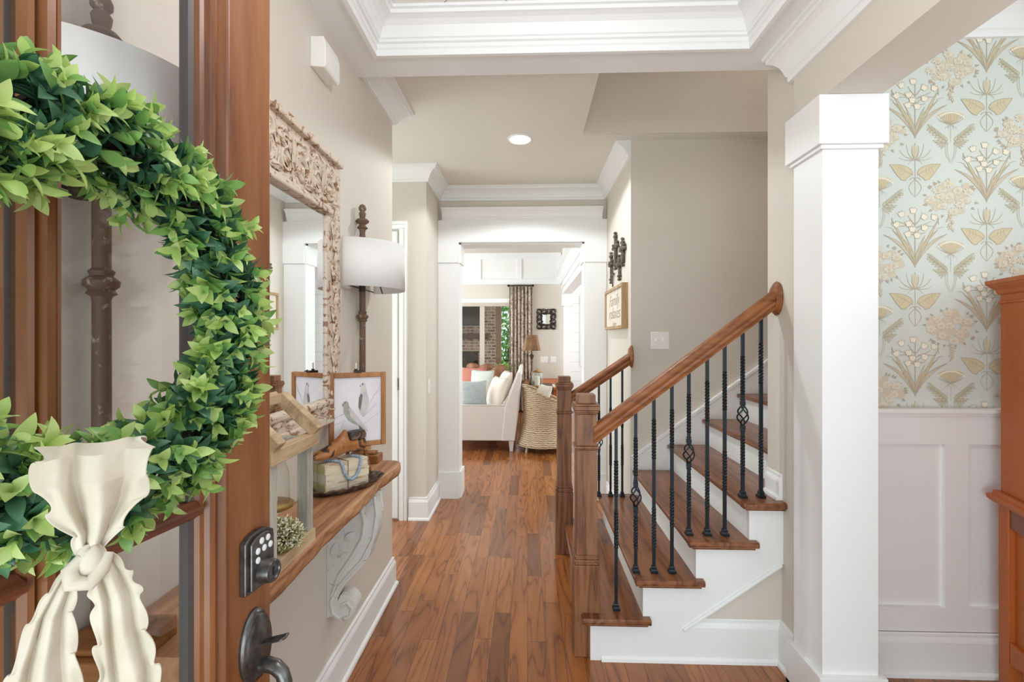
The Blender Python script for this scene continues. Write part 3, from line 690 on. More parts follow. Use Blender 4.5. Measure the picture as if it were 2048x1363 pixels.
for (a, b) in GX:
    for z0, z1 in ((ZB, ZM-.012), (ZM+.012, ZTOP)):
        m = MB(); bw = .018   # bevelled pane
        m.box(a-.016, b+.016, -.0235, -.0215, z0, z1)
        dbuild(m, 'glass_pane', GLASS)
# keypad deadbolt
m = MB(); zc = 1.028
outl = [(.075,zc-.048),(.075,zc+.038),(.06,zc+.0465),(.041,zc+.0495),(.022,zc+.0465),(.007,zc+.038),(.007,zc-.048)]
m.prism([(x, z) for x, z in outl], 'y', 0, .012)
ins = [(.041+(x-.041)*.8, zc+(z-zc)*.9) for x, z in outl]; m.prism(ins, 'y', .012, .018)
lk = dbuild(m, 'keypad_deadbolt', BRONZE, bevel=.002)
tag_only = lk; lk['label'] = 'dark bronze keypad deadbolt with round white buttons'
m = MB(); vs = []
for r, h in ((.0185,.018),(.0165,.034),(.0155,.036),(.012,.0365),(.011,.034),(0,.034)):
    for j in range(24): t = 2*math.pi*j/24; vs.append((.038+r*1.12*math.cos(t), h, zc-.02+r*1.12*math.sin(t)))
m.add(vs, [(i*24+j, i*24+(j+1) % 24, i*24+24+(j+1) % 24, i*24+24+j) for i in range(5) for j in range(24)], 0, True); dbuild(m, 'lock_cylinder', BRONZE, lk)
m = MB(); m.box(.0365, .0395, .034, .0355, zc-.027, zc-.013); dbuild(m, 'keyhole', BLACK, lk)
KEY = pm('keypad_button', (226, 226, 224), .4)
for i, (x, z) in enumerate(((.046,.033),(.031,.033),(.055,.019),(.040,.019),(.025,.019),(.055,.004))):
    m = MB(); n = 14; vs = []
    for r, h in ((.0048,.018),(.0048,.0195),(.004,.0202),(0,.0204)):
        for j in range(n): t = 2*math.pi*j/n; vs.append((x+r*math.cos(t), h, zc+z+r*1.15*math.sin(t)))
    m.add(vs, [(k*n+j, k*n+(j+1) % n, k*n+n+(j+1) % n, k*n+n+j) for k in range(3) for j in range(n)], 0, True)
    kb = dbuild(m, 'button', KEY, lk)
# handle set
m = MB(); zc2 = .882; n = 40; vs = []; rings = ((1,0),(1,.004),(.95,.006),(.93,.009),(.86,.0105),(.84,.014),(.76,.0155),(0,.0165))
for k, h in rings:
    for j in range(n): t = 2*math.pi*j/n; vs.append((.043+.034*k*math.cos(t), h, zc2+.062*k*math.sin(t)))
m.add(vs, [(i*n+j, i*n+(j+1) % n, i*n+n+(j+1) % n, i*n+n+j) for i in range(len(rings)-1) for j in range(n)], 0, True)
hs = dbuild(m, 'handle_set', BRONZE); hs['label'] = 'dark bronze oval handle plate with thumb latch and curved grip'
pts = [(.034, .012+.045*math.sin(t*2.6)*1+.03*t, zc2-.030-.20*t*t-.0*t) for t in [i/16 for i in range(17)]]
pts = [(.04,.012,zc2-.034),(.04,.026,zc2-.031),(.04,.040,zc2-.033),(.04,.052,zc2-.042),(.04,.058,zc2-.058),(.04,.058,zc2-.09),(.04,.054,zc2-.13),(.04,.045,zc2-.165),(.04,.03,zc2-.19),(.04,.004,zc2-.2)]
m = MB().tube(pts, [.0125,.0122,.012,.0115,.011,.0105,.010,.0095,.009,.009], 14); dbuild(m, 'grip', BRONZE, hs)
m = MB(); m.grid(lambda u, v: (.04+(v-.5)*(.012+.014*u*(1.4-u)), .014+.044*u, zc2+.002+.006*math.sin(u*2.6)+.012*u*u*u+.003*((v-.5)*2)**2), 9, 7); dbuild(m, 'thumb_latch', BRONZE, hs, solid=.003)

# ---------------------------------------------------------------- boxwood wreath on the door
WC = Vector((-.432, .444, 1.424)); wd = Vector((math.sin(TH), math.cos(TH), 0)); wn = Vector((math.cos(TH), -math.sin(TH), 0)); wz = Vector((0,0,1))
wr = thing('boxwood_wreath', 'green boxwood wreath with a beige linen bow hanging on the glass front door', 'wreath', WC)
rl = random.Random(11)
RM, RT = .174, .055
def ring(a, rad): return WC+(wd*math.cos(a)+wz*math.sin(a))*rad
m = MB()
for q in range(5):
    m.tube([ring(2*math.pi*i/60, RM+.016*math.cos(q*1.3+i*.9))+wn*(.012*math.sin(q*1.3+i*.9)-.01) for i in range(60)], .009, 6, closed=True)
m.build('twig_ring', pm('brown_twig', (84, 62, 46), .8), wr)
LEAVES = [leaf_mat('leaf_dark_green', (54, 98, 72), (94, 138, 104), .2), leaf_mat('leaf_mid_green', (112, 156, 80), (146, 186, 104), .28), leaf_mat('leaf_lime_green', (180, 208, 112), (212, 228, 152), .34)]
fm = MB()
def leaf3(m, base, d, up, ln, wdt, curl, mi):
    sd = d.cross(up); sd = sd.normalized() if sd.length > 1e-5 else d.orthogonal().normalized(); up = sd.cross(d).normalized()
    prof = ((0,.12),(.17,.62),(.36,.95),(.55,1),(.73,.78),(.88,.42),(1,.04)); vs = []
    for t, wv in prof:
        c = base+d*(ln*t)+up*(-curl*ln*t*t+.06*ln*math.sin(t*3.1))
        k = wdt*wv; vs += [c-sd*k+up*k*.34, c, c+sd*k+up*k*.34]
    m.add(vs, [(i*3+j, i*3+j+1, i*3+4+j, i*3+3+j) for i in range(6) for j in range(2)], mi, True)
def sprig(m, p, d, n_pairs, size, stem=.0):
    d = d.normalized(); e1 = d.orthogonal().normalized(); e2 = d.cross(e1); ph = rl.random()*6.28
    L = size*.62*n_pairs*.36
    for i in range(n_pairs):
        f = i/(n_pairs-1) if n_pairs > 1 else 1; c = p+d*L*f
        nn = 2 if i < n_pairs-1 else 3
        for k in range(nn):
            a = ph+i*math.pi/2+k*2*math.pi/nn+rl.uniform(-.3, .3); out = e1*math.cos(a)+e2*math.sin(a)
            tilt = .95-.5*f+rl.uniform(-.15, .15); dd = (out*tilt+d*(1.05-tilt*.55)).normalized()
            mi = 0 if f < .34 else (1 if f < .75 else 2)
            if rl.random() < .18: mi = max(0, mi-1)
            s_ = size*(1.05-.3*f)*rl.uniform(.85, 1.15)
            leaf3(m, c, dd, d, s_, s_*.235, rl.uniform(.05, .4)*(1-.4*f), mi)
    m.tube([p-d*.012, p+d*L], .0013, 4, 0)
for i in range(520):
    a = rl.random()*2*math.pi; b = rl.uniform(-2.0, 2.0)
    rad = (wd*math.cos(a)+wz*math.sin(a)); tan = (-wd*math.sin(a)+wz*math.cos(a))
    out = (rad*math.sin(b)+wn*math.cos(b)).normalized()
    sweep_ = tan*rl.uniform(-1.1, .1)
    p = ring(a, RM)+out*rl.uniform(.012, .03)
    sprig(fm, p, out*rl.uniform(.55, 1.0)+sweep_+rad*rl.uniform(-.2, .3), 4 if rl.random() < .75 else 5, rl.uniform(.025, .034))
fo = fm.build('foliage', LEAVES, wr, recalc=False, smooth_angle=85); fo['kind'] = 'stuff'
# linen bow
bx, by = -.352, .365
F = Vector((bx, by, 1.4-435*.377/940)); cv = Vector((-bx, -by, 0)).normalized(); sv = Vector((0,0,1)).cross(-cv).normalized() * 1
if sv.x < 0: sv = -sv
def cloth(name, rows, nv, parent, folds, amp, scal=.0, nscal=8, mats=LINEN):
    # rows: (centre offset side, centre offset z, half width, forward)
    import bisect
    K = 90
    def interp(u):
        x = u*(len(rows)-1); i = min(int(x), len(rows)-2); t = x-i; t = t*t*(3-2*t)
        return [rows[i][k]*(1-t)+rows[i+1][k]*t for k in range(4)]
    seed = folds*1.7
    def fn(u, v):
        cs_, cz_, hw_, fw_ = interp(u); vv = v*2-1; sg_ = 1 if vv > 0 else -1
        e = min(max((abs(vv)-.66)/.34, 0), 1); e = e*e*(3-2*e); k = min(hw_/.02, 1)
        wave = math.sin(6.283*nscal*u+(seed if vv > 0 else seed+2.1)+.6*math.sin(u*9+seed))
        off = cs_+vv*hw_+sg_*e*scal*k*wave
        g = .9*math.exp(-((vv-.12-.1*math.sin(seed+u*2))/.26)**2)-.95*math.exp(-((vv+.36+.06*u)/.15)**2)-.7*math.exp(-((vv-.54-.08*math.sin(u*3+seed))/.14)**2)+.45*math.exp(-((vv+.62)/.14)**2)
        g += e*(.22*math.cos(6.283*nscal*u+(seed if vv > 0 else seed+2.1)+.9)+.25)+.12*math.sin(vv*9+u*7+seed)
        return F+sv*off+Vector((0,0,cz_+.0016*e*math.cos(6.283*nscal*u+seed)*k))+cv*(fw_+amp*k*g)
    return MB().grid(fn, K, nv).build(name, mats, parent, recalc=False, solid=.0012, smooth_angle=80)
lp = cloth('ribbon_bow', [(.001,.0,.006,.006),(.005,.022,.015,.012),(.006,.042,.027,.016),(.0055,.062,.034,.016),(.005,.082,.034,.008),(.005,.089,.032,-.006),(.006,.08,.026,-.018)], 61, wr, 2.7, .0085, .0036, 3.8)
lp['label'] = 'beige linen ribbon with scalloped edges'
cloth('ribbon_tail', [(.008,-.0,.008,.006),(.013,-.018,.0135,.009),(.018,-.037,.0155,.008),(.0206,-.07,.0165,.007),(.025,-.104,.0195,.006),(.028,-.17,.021,.004)], 61, lp, 3.0, .0060, .0022, 6.5)
cloth('ribbon_tail', [(-.008,-.004,.0055,.006),(-.014,-.018,.009,.008),(-.0206,-.037,.0125,.007),(-.0245,-.07,.0185,.006),(-.0265,-.104,.0235,.005),(-.028,-.17,.026,.003)], 61, lp, 2.3, .0068, .0015, 5)
m = MB()
def knot_fn(u, v):
    t = u*2*math.pi; ph = (v-.5)*math.pi; r = .0088*math.cos(ph)**.7; k = 1+.12*math.sin(t*3+v*5)
    return F+sv*(r*math.cos(t)*1.05*k+.002)+cv*(r*math.sin(t)*.8+.011)+Vector((0,0,.0115*math.sin(ph)*k))
m.grid(knot_fn, 24, 13, cu=True)
m.build('knot', LINEN, lp, recalc=False)
m = MB(); m.tube([F+sv*a+cv*b+Vector((0,0,c)) for a, b, c in ((-.003,.011,.004),(-.010,.012,-.004),(-.009,.015,-.013),(.001,.016,-.016),(.008,.014,-.008),(.012,.010,.003))], [.004,.0058,.0068,.006,.0058,.004], 12); m.build('knot_wrap', LINEN, lp)

# ---------------------------------------------------------------- doorbell chime, switches
m = MB(); m.prism([(WL,2.357),(WL,2.462),(-.718,2.462),(-.709,2.43),(-.709,2.36),(-.716,2.352)], 'y', 1.63, 1.755)
o = m.build('doorbell_chime', PLASTIC, bevel=.003); tag(o, 'white plastic doorbell chime box high on the left wall', 'doorbell chime')
def switch_plate(name, label, x, y, z, wd_, ht, axis, n, sgn=-1, tog=True):
    t = thing(name, label, 'light switch', (x, y, z)); m = MB()
    if axis == 'y': m.box(x-wd_/2, x+wd_/2, y+sgn*.006, y, z-ht/2, z+ht/2)
    else: m.box(x, x+sgn*.006, y-wd_/2, y+wd_/2, z-ht/2, z+ht/2)
    m.build('cover_plate', PLASTIC, t, bevel=.002)
    for i in range(n):
        c = (i-(n-1)/2)*.046; m = MB()
        if axis == 'y': m.box(x+c-.005, x+c+.005, y+sgn*.018, y+sgn*.004, z-.004, z+.012) if tog else m.box(x+c-.016, x+c+.016, y+sgn*.009, y, z-.033, z+.033)
        else: m.box(x+sgn*.018, x, y+c-.005, y+c+.005, z-.004, z+.012)
        m.build('toggle' if tog else 'rocker', PLASTIC, t, bevel=.001)
    return t
switch_plate('light_switch', 'white double light switch plate on the stair wall below the handrail', .876, 3.142, 1.381, .117, .114, 'y', 2)
switch_plate('light_switch', 'white single light switch on the narrow wall left of the cased opening', -.78, 3.68, 1.02, .07, .115, 'x', 1, 1)
switch_plate('light_switch', 'wide white switch plate on the living room wall under the scroll mirror', .315, 9.0, .985, .15, .115, 'y', 3, tog=False)
switch_plate('light_switch', 'smaller white switch plate right of the wide one in the living room', .495, 9.0, .985, .11, .115, 'y', 2, tog=False)
# recessed hall light
rc = thing('recessed_light', 'lit round recessed light in the beige hall ceiling', 'ceiling light', (-.05, 3.1, CEIL))
MB().lathe([(.066,-.001),(.068,-.006),(.076,-.008),(.082,-.004),(.083,0),(.066,0)], (-.05,3.1,CEIL), 32).build('trim_ring', WHITE, rc)
MB().lathe([(0,-.003),(.066,-.003),(.066,0)], (-.05,3.1,CEIL), 32).build('lens', emis('lamp_lens', (255, 250, 240), 6), rc)
light('recessed_lamp', 'SPOT', (-.05, 3.1, CEIL-.02), 25, (.9, .97, 1), (0,0,0), radius=.06).data.spot_size = R(150)

# ---------------------------------------------------------------- wall mirror
my0, my1, mz0, mz1 = 1.07, 1.81, 1.09, 2.075; fx = WL
mir = thing('wall_mirror', 'large mirror in a distressed carved cream frame above the console shelf', 'mirror', (fx, 1.44, mz0))
m = MB()
gy0, gy1, gz0, gz1 = my0+.125, my1-.125, mz0+.088, mz1-.225
for (a0,a1,b0,b1) in ((my0,my1,gz1,mz1), (my0,my1,mz0,gz0), (my0,gy0,gz0,gz1), (gy1,my1,gz0,gz1)): m.box(fx, fx+.036, a0, a1, b0, b1)
m.build('frame', WHITEWASH, mir, bevel=.003)
m = MB()
for (a,b,w_,h_) in (((fx+.04,my0+.012,mz1-.012),(fx+.04,my1-.012,mz1-.012),.03,.026), ((fx+.036,my0+.012,mz0+.012),(fx+.036,my1-.012,mz0+.012),.024,.03), ((fx+.04,my0+.01,mz0),(fx+.04,my0+.01,mz1),.024,.022), ((fx+.04,my1-.01,mz0),(fx+.04,my1-.01,mz1),.024,.022),
    ((fx+.04,gy0-.03,gz1+.014),(fx+.04,gy1+.03,gz1+.014),.022,.026), ((fx+.04,gy0-.03,gz0-.012),(fx+.04,gy1+.03,gz0-.012),.022,.022), ((fx+.04,gy0-.012,gz0),(fx+.04,gy0-.012,gz1),.02,.022), ((fx+.04,gy1+.012,gz0),(fx+.04,gy1+.012,gz1),.02,.022)):
    m.beam(a, b, w_, h_)
m.build('frame_molding', WHITEWASH, mir, bevel=.006)
# carved scrolls and leaves
m = MB(); X = fx+.036
def scroll(cy, cz, r, turns, a0, sgn, w0=.009, w1=.004):
    pts = [(X+.004, cy+math.cos(a0+sgn*t*turns*6.28)*r*(1-.82*t), cz+math.sin(a0+sgn*t*turns*6.28)*r*(1-.82*t)) for t in [i/26 for i in range(27)]]
    m.tube(pts, [w0+(w1-w0)*i/26 for i in range(27)], 6)
    m.lathe([(0,.0),(.01,-.002),(.006,.008),(0,.01)], (X, cy, cz), 8)
def cleaf(y, z, a, ln, wd_):
    d = Vector((0, math.cos(a), math.sin(a))); s_ = Vector((0, -math.sin(a), math.cos(a))); b = Vector((X, y, z))
    m.grid(lambda u, v: b+d*ln*u+s_*((v-.5)*2*wd_*math.sin(math.pi*min(u*.9+.08, 1)))+Vector((1,0,0))*(.012*math.sin(math.pi*u)*(1-abs(v-.5)*1.2)+.001), 8, 5)
    m.tube([b+d*ln*.05+Vector((.008,0,0)), b+d*ln*.5+Vector((.014,0,0)), b+d*ln*.95+Vector((.006,0,0))], [.003,.003,.001], 5)
czm = (gz1+.03+mz1-.03)/2
for c in (my0+.16, my0+.37, my0+.58):
    for sg in (1, -1):
        scroll(c+sg*.05, czm-.03, .04, 1.35, R(90), -sg if sg > 0 else 1); scroll(c+sg*.06, czm+.042, .03, 1.2, R(-90), sg if sg > 0 else -1)
        cleaf(c+sg*.01, czm-.05, R(90-sg*55), .075, .017); cleaf(c+sg*.015, czm, R(90-sg*25), .07, .016); cleaf(c+sg*.075, czm-.066, R(90-sg*80), .045, .014)
    cleaf(c, czm-.04, R(90), .1, .02); cleaf(c, czm-.06, R(-90), .04, .014)
    cleaf(c+.105, czm-.066, R(90), .12, .011); cleaf(c+.105, czm+.01, R(60), .055, .01); cleaf(c+.105, czm+.01, R(120), .055, .01)
for yy in (my0+.068, my1-.068):
    for i in range(9):
        z = gz0+.02+i*.078
        scroll(yy+(.012 if i % 2 else -.012), z, .026, 1.1, R(60), 1 if i % 2 else -1, .006, .003); cleaf(yy, z+.02, R(90+(25 if i % 2 else -25)), .05, .012)
for i in range(8):
    y = my0+.08+i*.08; cleaf(y, mz0+.046, R(0 if i % 2 else 20), .06, .013)
m.build('carving', WHITEWASH, mir)
MB().box(fx+.012, fx+.028, gy0-.004, gy1+.004, gz0-.004, gz1+.004).build('mirror_glass', MIRROR, mir)

# ---------------------------------------------------------------- console shelf and corbels
SZ = .86; ST = .05
rs = random.Random(5)
yy0, yy1 = .775, 2.06
ed = []
n = 44
for i in range(n+1):
    t = i/n; y = yy0+(yy1-yy0)*t
    x = -.562+.0035*math.sin(y*13)+.0015*math.sin(y*41+1)+rs.uniform(-.001, .001)+(.014 if y > 1.8 else 0)*min(1, (y-1.8)/.15)
    if t > .955: x -= .03*((t-.955)/.045)**2
    ed.append((x, y))
m = MB(); top = [(WL+.002, yy0)]+ed+[(WL+.002, yy1)]; k = len(top)
lay = [(SZ-ST, .010), (SZ-ST*.75, .002), (SZ-ST*.4, 0), (SZ-.006, .002), (SZ, .007)]
vs = []
for z, ins_ in lay:
    for i, (x, y) in enumerate(top): vs.append((x-(ins_+.0012*math.sin(y*60+z*200) if 0 < i < k-1 else 0), y-(ins_ if i >= k-2 else 0), z))
m.add(vs, [tuple(range(k))[::-1], tuple((len(lay)-1)*k+i for i in range(k))]+[(l*k+i, l*k+(i+1) % k, l*k+k+(i+1) % k, l*k+k+i) for l in range(len(lay)-1) for i in range(k)])
sh = m.build('console_shelf', SHELFW, recalc=True); tag(sh, 'rustic live-edge wooden shelf mounted along the left wall under the mirror', 'shelf')
def corbel(yc, label):
    t = thing('shelf_corbel', label, 'corbel', (WL, yc, .31), group='plaster corbels under the shelf'); th = .035
    zt0 = SZ-ST-.002; x = WL
    out = [(x,zt0),(x+.17,zt0)]
    for a in [i/14 for i in range(15)]:      # upper belly then the concave sweep
        out.append((x+.17+.028*math.sin(a*3.14), zt0-.0-a*.21))
    for a in [i/16 for i in range(1, 17)]:
        out.append((x+.17-.128*(a*a*(3-2*a)), zt0-.21-.2*a))
    for a in [i/16 for i in range(17)]:     # lower scroll
        ang = R(100)-a*R(240); out.append((x+.062+.05*math.cos(ang), .372+.05*math.sin(ang)))
    out.append((x, .332))
    m = MB(); m.prism(out, 'y', yc-th, yc+th); b_ = m.build('corbel_body', PLASTER, t, bevel=.006)
    m = MB()
    for sd_ in (-1, 1):
        Y = yc+sd_*(th+.001)
        P = [(x+.02,Y,.42),(x+.05,Y,.50),(x+.1,Y,.57),(x+.14,Y,.64),(x+.148,Y,.70),(x+.135,Y,.755),(x+.105,Y,.785),(x+.075,Y,.775),(x+.064,Y,.745),(x+.08,Y,.72),(x+.1,Y,.73)]
        m.tube(P, [.006,.007,.008,.009,.009,.008,.008,.007,.006,.005,.004], 8)
        P = [(x+.185,Y,.80),(x+.193,Y,.73),(x+.18,Y,.64),(x+.14,Y,.56),(x+.085,Y,.50),(x+.045,Y,.45),(x+.018,Y,.40),(x+.025,Y,.355),(x+.055,Y,.33),(x+.09,Y,.34),(x+.1,Y,.375),(x+.08,Y,.395),(x+.06,Y,.385)]
        m.tube(P, [.006]*6+[.007]*7, 8)
        for (dx, z, a, ln) in ((.09,.70,200,.05),(.11,.66,220,.05),(.06,.68,250,.05),(.04,.62,260,.06),(.05,.73,170,.04)):
            d = Vector((math.cos(R(a)), 0, math.sin(R(a)))); s_ = Vector((-math.sin(R(a)), 0, math.cos(R(a)))); b0 = Vector((x+dx, Y, z))
            m.grid(lambda u, v: b0+d*ln*u+s_*((v-.5)*.03*math.sin(math.pi*min(u*.9+.08, 1)))+Vector((0,sd_,0))*(.007*math.sin(math.pi*u)), 7, 5)
    m.build('carved_relief', PLASTER, t)
    m = MB(); m.tube([(x+.18,yc-th+.004,.80),(x+.205,yc,.73),(x+.195,yc,.66)], .008, 6)
    return t
corbel(1.80, 'white plaster scroll corbel under the far end of the shelf')
corbel(.93, 'white plaster scroll corbel under the near end of the shelf, behind the door glass')

# ---------------------------------------------------------------- tall lamps with half-drum shades against the wall
def lamp(y, label):
    x = -.737
    t = thing('buffet_lamp', label, 'lamp', (x, y, SZ), group='tall lamps with white half-drum shades')
    m = MB(); m.box(WL+.004, -.64, y-.085, y-.015 if y > 1.5 else y+.05, SZ, SZ+.035); m.box(WL+.006, -.66, y-.07, y+.03 if y < 1.5 else y-.02, SZ+.035, SZ+.045); m.build('lamp_base', wood('lamp_base_wood', (112, 70, 34), (150, 98, 50), (176, 124, 72), 'X', 2, .5, 4), t, bevel=.003)
    m = MB(); k = (1.997-SZ)/1.034
    pr = [(.0,.02),(.016,.04),(.0145,.06),(.0135,.55),(.015,.556),(.022,.560),(.018,.566),(.025,.572),(.026,.580),(.02,.585),(.016,.588),(.019,.595),(.0135,.6),(.014,.9),(.0115,.915),(.015,.93),(.024,.936),(.017,.944),(.013,.95),(.024,.957),(.030,.964),(.024,.971),(.011,.977),(.014,.986),(.0155,.996),(.010,1.004),(.016,1.01),(.0165,1.018),(.012,1.028),(0,1.034)]
    m.lathe([(r, z*k) for r, z in pr], (x, y, SZ), 20); m.build('pole', IRONPAINT, t)
    r = .2; zb, zt_ = (1.612, 1.81) if y > 1.5 else (1.635, 1.835); cx_ = WL+.012
    def sh_fn(u, v): a = R(-90)+R(180)*u; return (cx_+r*math.cos(a)*(1-.012*v), y+r*math.sin(a)*(1-.012*v), zb+(zt_-zb)*v)
    MB().grid(sh_fn, 40, 2).build('lamp_shade', SHADE, t, recalc=False, solid=.003)
    m = MB(); m.tube([(cx_, y-r+.004, zb+.01), (cx_, y+r-.004, zb+.01)], .003, 6); m.tube([(x, y, zb+.03), (cx_+r-.005, y, zb+.02)], .0025, 6)
    m.tube([(x+.02,y-.06,zb-.012),(x+.02,y-.06,zb+.05)], .014, 10); m.tube([(x,y,zb+.02),(x+.02,y-.06,zb+.02)], .006, 8); m.tube([(x+.07,y+.02,zb+.03),(x+.083,y+.024,zb-.014)], .0026, 6)
    m.build('shade_frame', DARKM, t)
    return t
lamp(2.077, 'tall distressed lamp with white half-drum shade behind the bird picture')
lamp(.79, 'tall distressed lamp with white half-drum shade seen through the front door glass')

# ---------------------------------------------------------------- things on the shelf
SHELF_SET = set(bpy.data.objects); SZ0 = SZ; SZ = .885     # authored at a scale set back to the shelf below
# open wooden house-shaped lantern
hx0, hx1, hy0, hy1 = -.718, -.548, .985, 1.185
ho = thing('wooden_house_lantern', 'open weathered wooden house-shaped lantern frame on the near end of the shelf', 'lantern', (-.645, 1.085, SZ))
b = .028
m = MB(); m.box(hx0, hx1+.006, hy0, hy0+.03, SZ, SZ+.03); m.box(hx0, hx1+.006, hy1-.03, hy1, SZ, SZ+.03); m.box(hx0, hx0+.03, hy0+.03, hy1-.03, SZ, SZ+.03); m.box(hx1-.024, hx1+.006, hy0+.03, hy1-.03, SZ, SZ+.03); m.build('base_frame', PALEW, ho)
for x in (hx0, hx1-b):
    for y in (hy0, hy1-b):
        MB().box(x, x+b, y, y+b, SZ+.03, 1.128).build('post', GREYW, ho, bevel=.002)
for x0, x1 in ((hx0-.01, hx0+.02), (hx1-.02, hx1+.01)): MB().box(x0, x1, hy0-.012, hy1+.014, 1.126, 1.158).build('eave_beam', PALEW, ho, bevel=.002)
for y0, y1 in ((hy0, hy0+.022), (hy1-.022, hy1)): MB().box(hx0+.02, hx1-.02, y0, y1, 1.126, 1.15).build('tie_beam', GREYW, ho, bevel=.002)
xc = (hx0+hx1)/2; zr = 1.252
for y in (hy0+.006, hy1-.008):
    for sx in (-1, 1): MB().beam((xc+sx*.100, y, 1.163), (xc+sx*.004, y, zr), .03, .03, (0,1,0)).build('rafter', PALEW, ho, bevel=.002)
MB().box(xc-.014, xc+.014, hy0+.02, hy1-.02, zr-.016, zr+.008).build('ridge_beam', PALEW, ho, bevel=.002)
# glass cloche on a brass pedestal, candle inside
cx, cy = -.622, 1.115
cl = thing('glass_cloche', 'clear glass cloche on a brass pedestal inside the wooden house lantern', 'cloche', (cx, cy, SZ))
MB().lathe([(.03,.0),(.03,.006),(.01,.012),(.007,.03),(.012,.045),(.007,.06),(.009,.085),(.02,.1),(.053,.106),(.055,.112),(.05,.115),(0,.115)], (cx, cy, SZ), 32).build('pedestal', BRASS, cl)
MB().lathe([(.044,.116),(.044,.165),(.042,.19),(.034,.212),(.02,.224),(.007,.227),(.006,.232),(.009,.238),(.006,.244),(0,.246)], (cx, cy, SZ), 40).build('dome', THING_GLASS, cl)
o = MB().lathe([(.019,.1155),(.02,.118),(.02,.165),(.018,.168),(0,.166)], (cx-.004, cy, SZ), 24).build('pillar_candle', pm('ivory_wax', (236, 226, 206), .6)); tag(o, 'ivory pillar candle under the glass cloche on the shelf', 'candle')
# berry bush
bb = thing('berry_bush', 'small ball of pale green and cream faux berries sitting in the house lantern', 'plant', (-.562, 1.06, SZ+.03))
BER = [leaf_mat('berry_sage', (150, 150, 96), (190, 186, 130), .1), pm('berry_cream', (226, 218, 190), .6), pm('berry_olive', (120, 112, 62), .7)]
m = MB(); c = Vector((-.558, 1.06, SZ+.058)); rb_ = random.Random(2)
for i in range(420):
    d = Vector((rb_.gauss(0,1), rb_.gauss(0,1), rb_.gauss(0,1)+.3)).normalized()
    if d.z < -.55: d.z *= -1
    r0 = .012; r1 = rb_.uniform(.032, .046); a = c+d*r0; e = c+d*r1
    m.tube([a, e], .0006, 4, 2, caps=False)
    for q in range(3):
        p = c+d*(r1*(.72+.14*q))+Vector((rb_.uniform(-1,1), rb_.uniform(-1,1), rb_.uniform(-1,1)))*.004; dd = (d+Vector((rb_.uniform(-1,1), rb_.uniform(-1,1), rb_.uniform(-1,1)))*.7).normalized()
        s_ = rb_.uniform(.0018, .0026); m.tube([p-dd*s_*1.7, p-dd*s_*.6, p+dd*s_*.7, p+dd*s_*2], [s_*.2, s_*.75, s_*.75, s_*.15], 5, rb_.choice((0,0,1,1,1)))
fo = m.build('berry_sprays', BER, bb, recalc=False); fo['kind'] = 'stuff'
MB().lathe([(.022,0),(.026,.004),(.022,.02),(.01,.026),(0,.026)], (-.562, 1.06, SZ+.0305), 14).build('moss_base', BER[2], bb)
# ornate oval tray
tc_ = (-.622, 1.60); ta = R(0)
m = MB(); n = 72; vs = []; prof = [(.0,.004),(.78,.004),(.86,.008),(.94,.017),(1.0,.022),(1.0,.018),(.94,.012),(.86,.002),(.76,0),(0,0)]
cvx, cvy = Vector((.57,.82,0)), Vector((-.82,.57,0))
for r, z in prof:
    for j in range(n):
        t = 2*math.pi*j/n; rip = 1+(.03*math.sin(t*12) if r > .9 else 0); p = cvx*(.142*r*rip*math.cos(t))+cvy*(.074*r*rip*math.sin(t))
        vs.append((tc_[0]+p.x, tc_[1]+p.y, SZ+.001+z+(.002*math.sin(t*24) if r > .95 else 0)))
k = len(prof); m.add(vs, [(i*n+j, i*n+(j+1) % n, (i+1)*n+(j+1) % n, (i+1)*n+j) for i in range(k-1) for j in range(n)], 0, True)
o = m.build('oval_tray', SILVER); tag(o, 'ornate tarnished oval tray with scalloped rim on the shelf', 'tray')
# tied bundle of coverless old books
bz = SZ+.0055; ang = math.atan2(.82, .57)
bk = thing('book_bundle', 'tied bundle of old coverless books with pale green spines on the oval tray', 'books', (-.655, 1.507, bz), ang)
PAGE = distressed('torn_book_pages', (238, 226, 204), (202, 176, 146), .56, (7, 30, 60), .9)
GRN = pm('pale_green_book_spine', (190, 188, 142), .8, noise=(176, 176, 128), nscale=30); WHT = pm('white_book_spine', (222, 216, 206), .8, noise=(210, 202, 190), nscale=30)
for i, (z0, z1, mt, dx) in enumerate(((0,.029,GRN,.0), (.0295,.061,WHT,.003), (.0615,.092,GRN,-.002))):
    m = MB(); rr = random.Random(i); m.box(dx+.002, dx+.162, .0, .080, z0, z1, 0)
    for q in range(26): z = z0+(z1-z0)*q/26; m.box(dx+.004, dx+.162+rr.uniform(-.003,.002), -rr.uniform(.0,.003), .02, z+.0002, z+(z1-z0)/26*.8, 0)
    m.box(dx-.002, dx+.003, .001, .080, z0+.0005, z1-.0005, 1)
    m.build('book', [PAGE, mt], bk, world=False)
TW = pm('jute_twine', (150, 126, 88), .9)
m = MB()
for y in (.04,): m.tube([(-.006,y,0),(-.006,y,.0935),(.168,y,.0935),(.168,y,.0)], .0014, 5)
m.tube([(.08,-.004,0),(.08,-.004,.0935),(.08,.083,.0935),(.08,.083,0)], .0014, 5); m.build('twine', TW, bk, world=False)
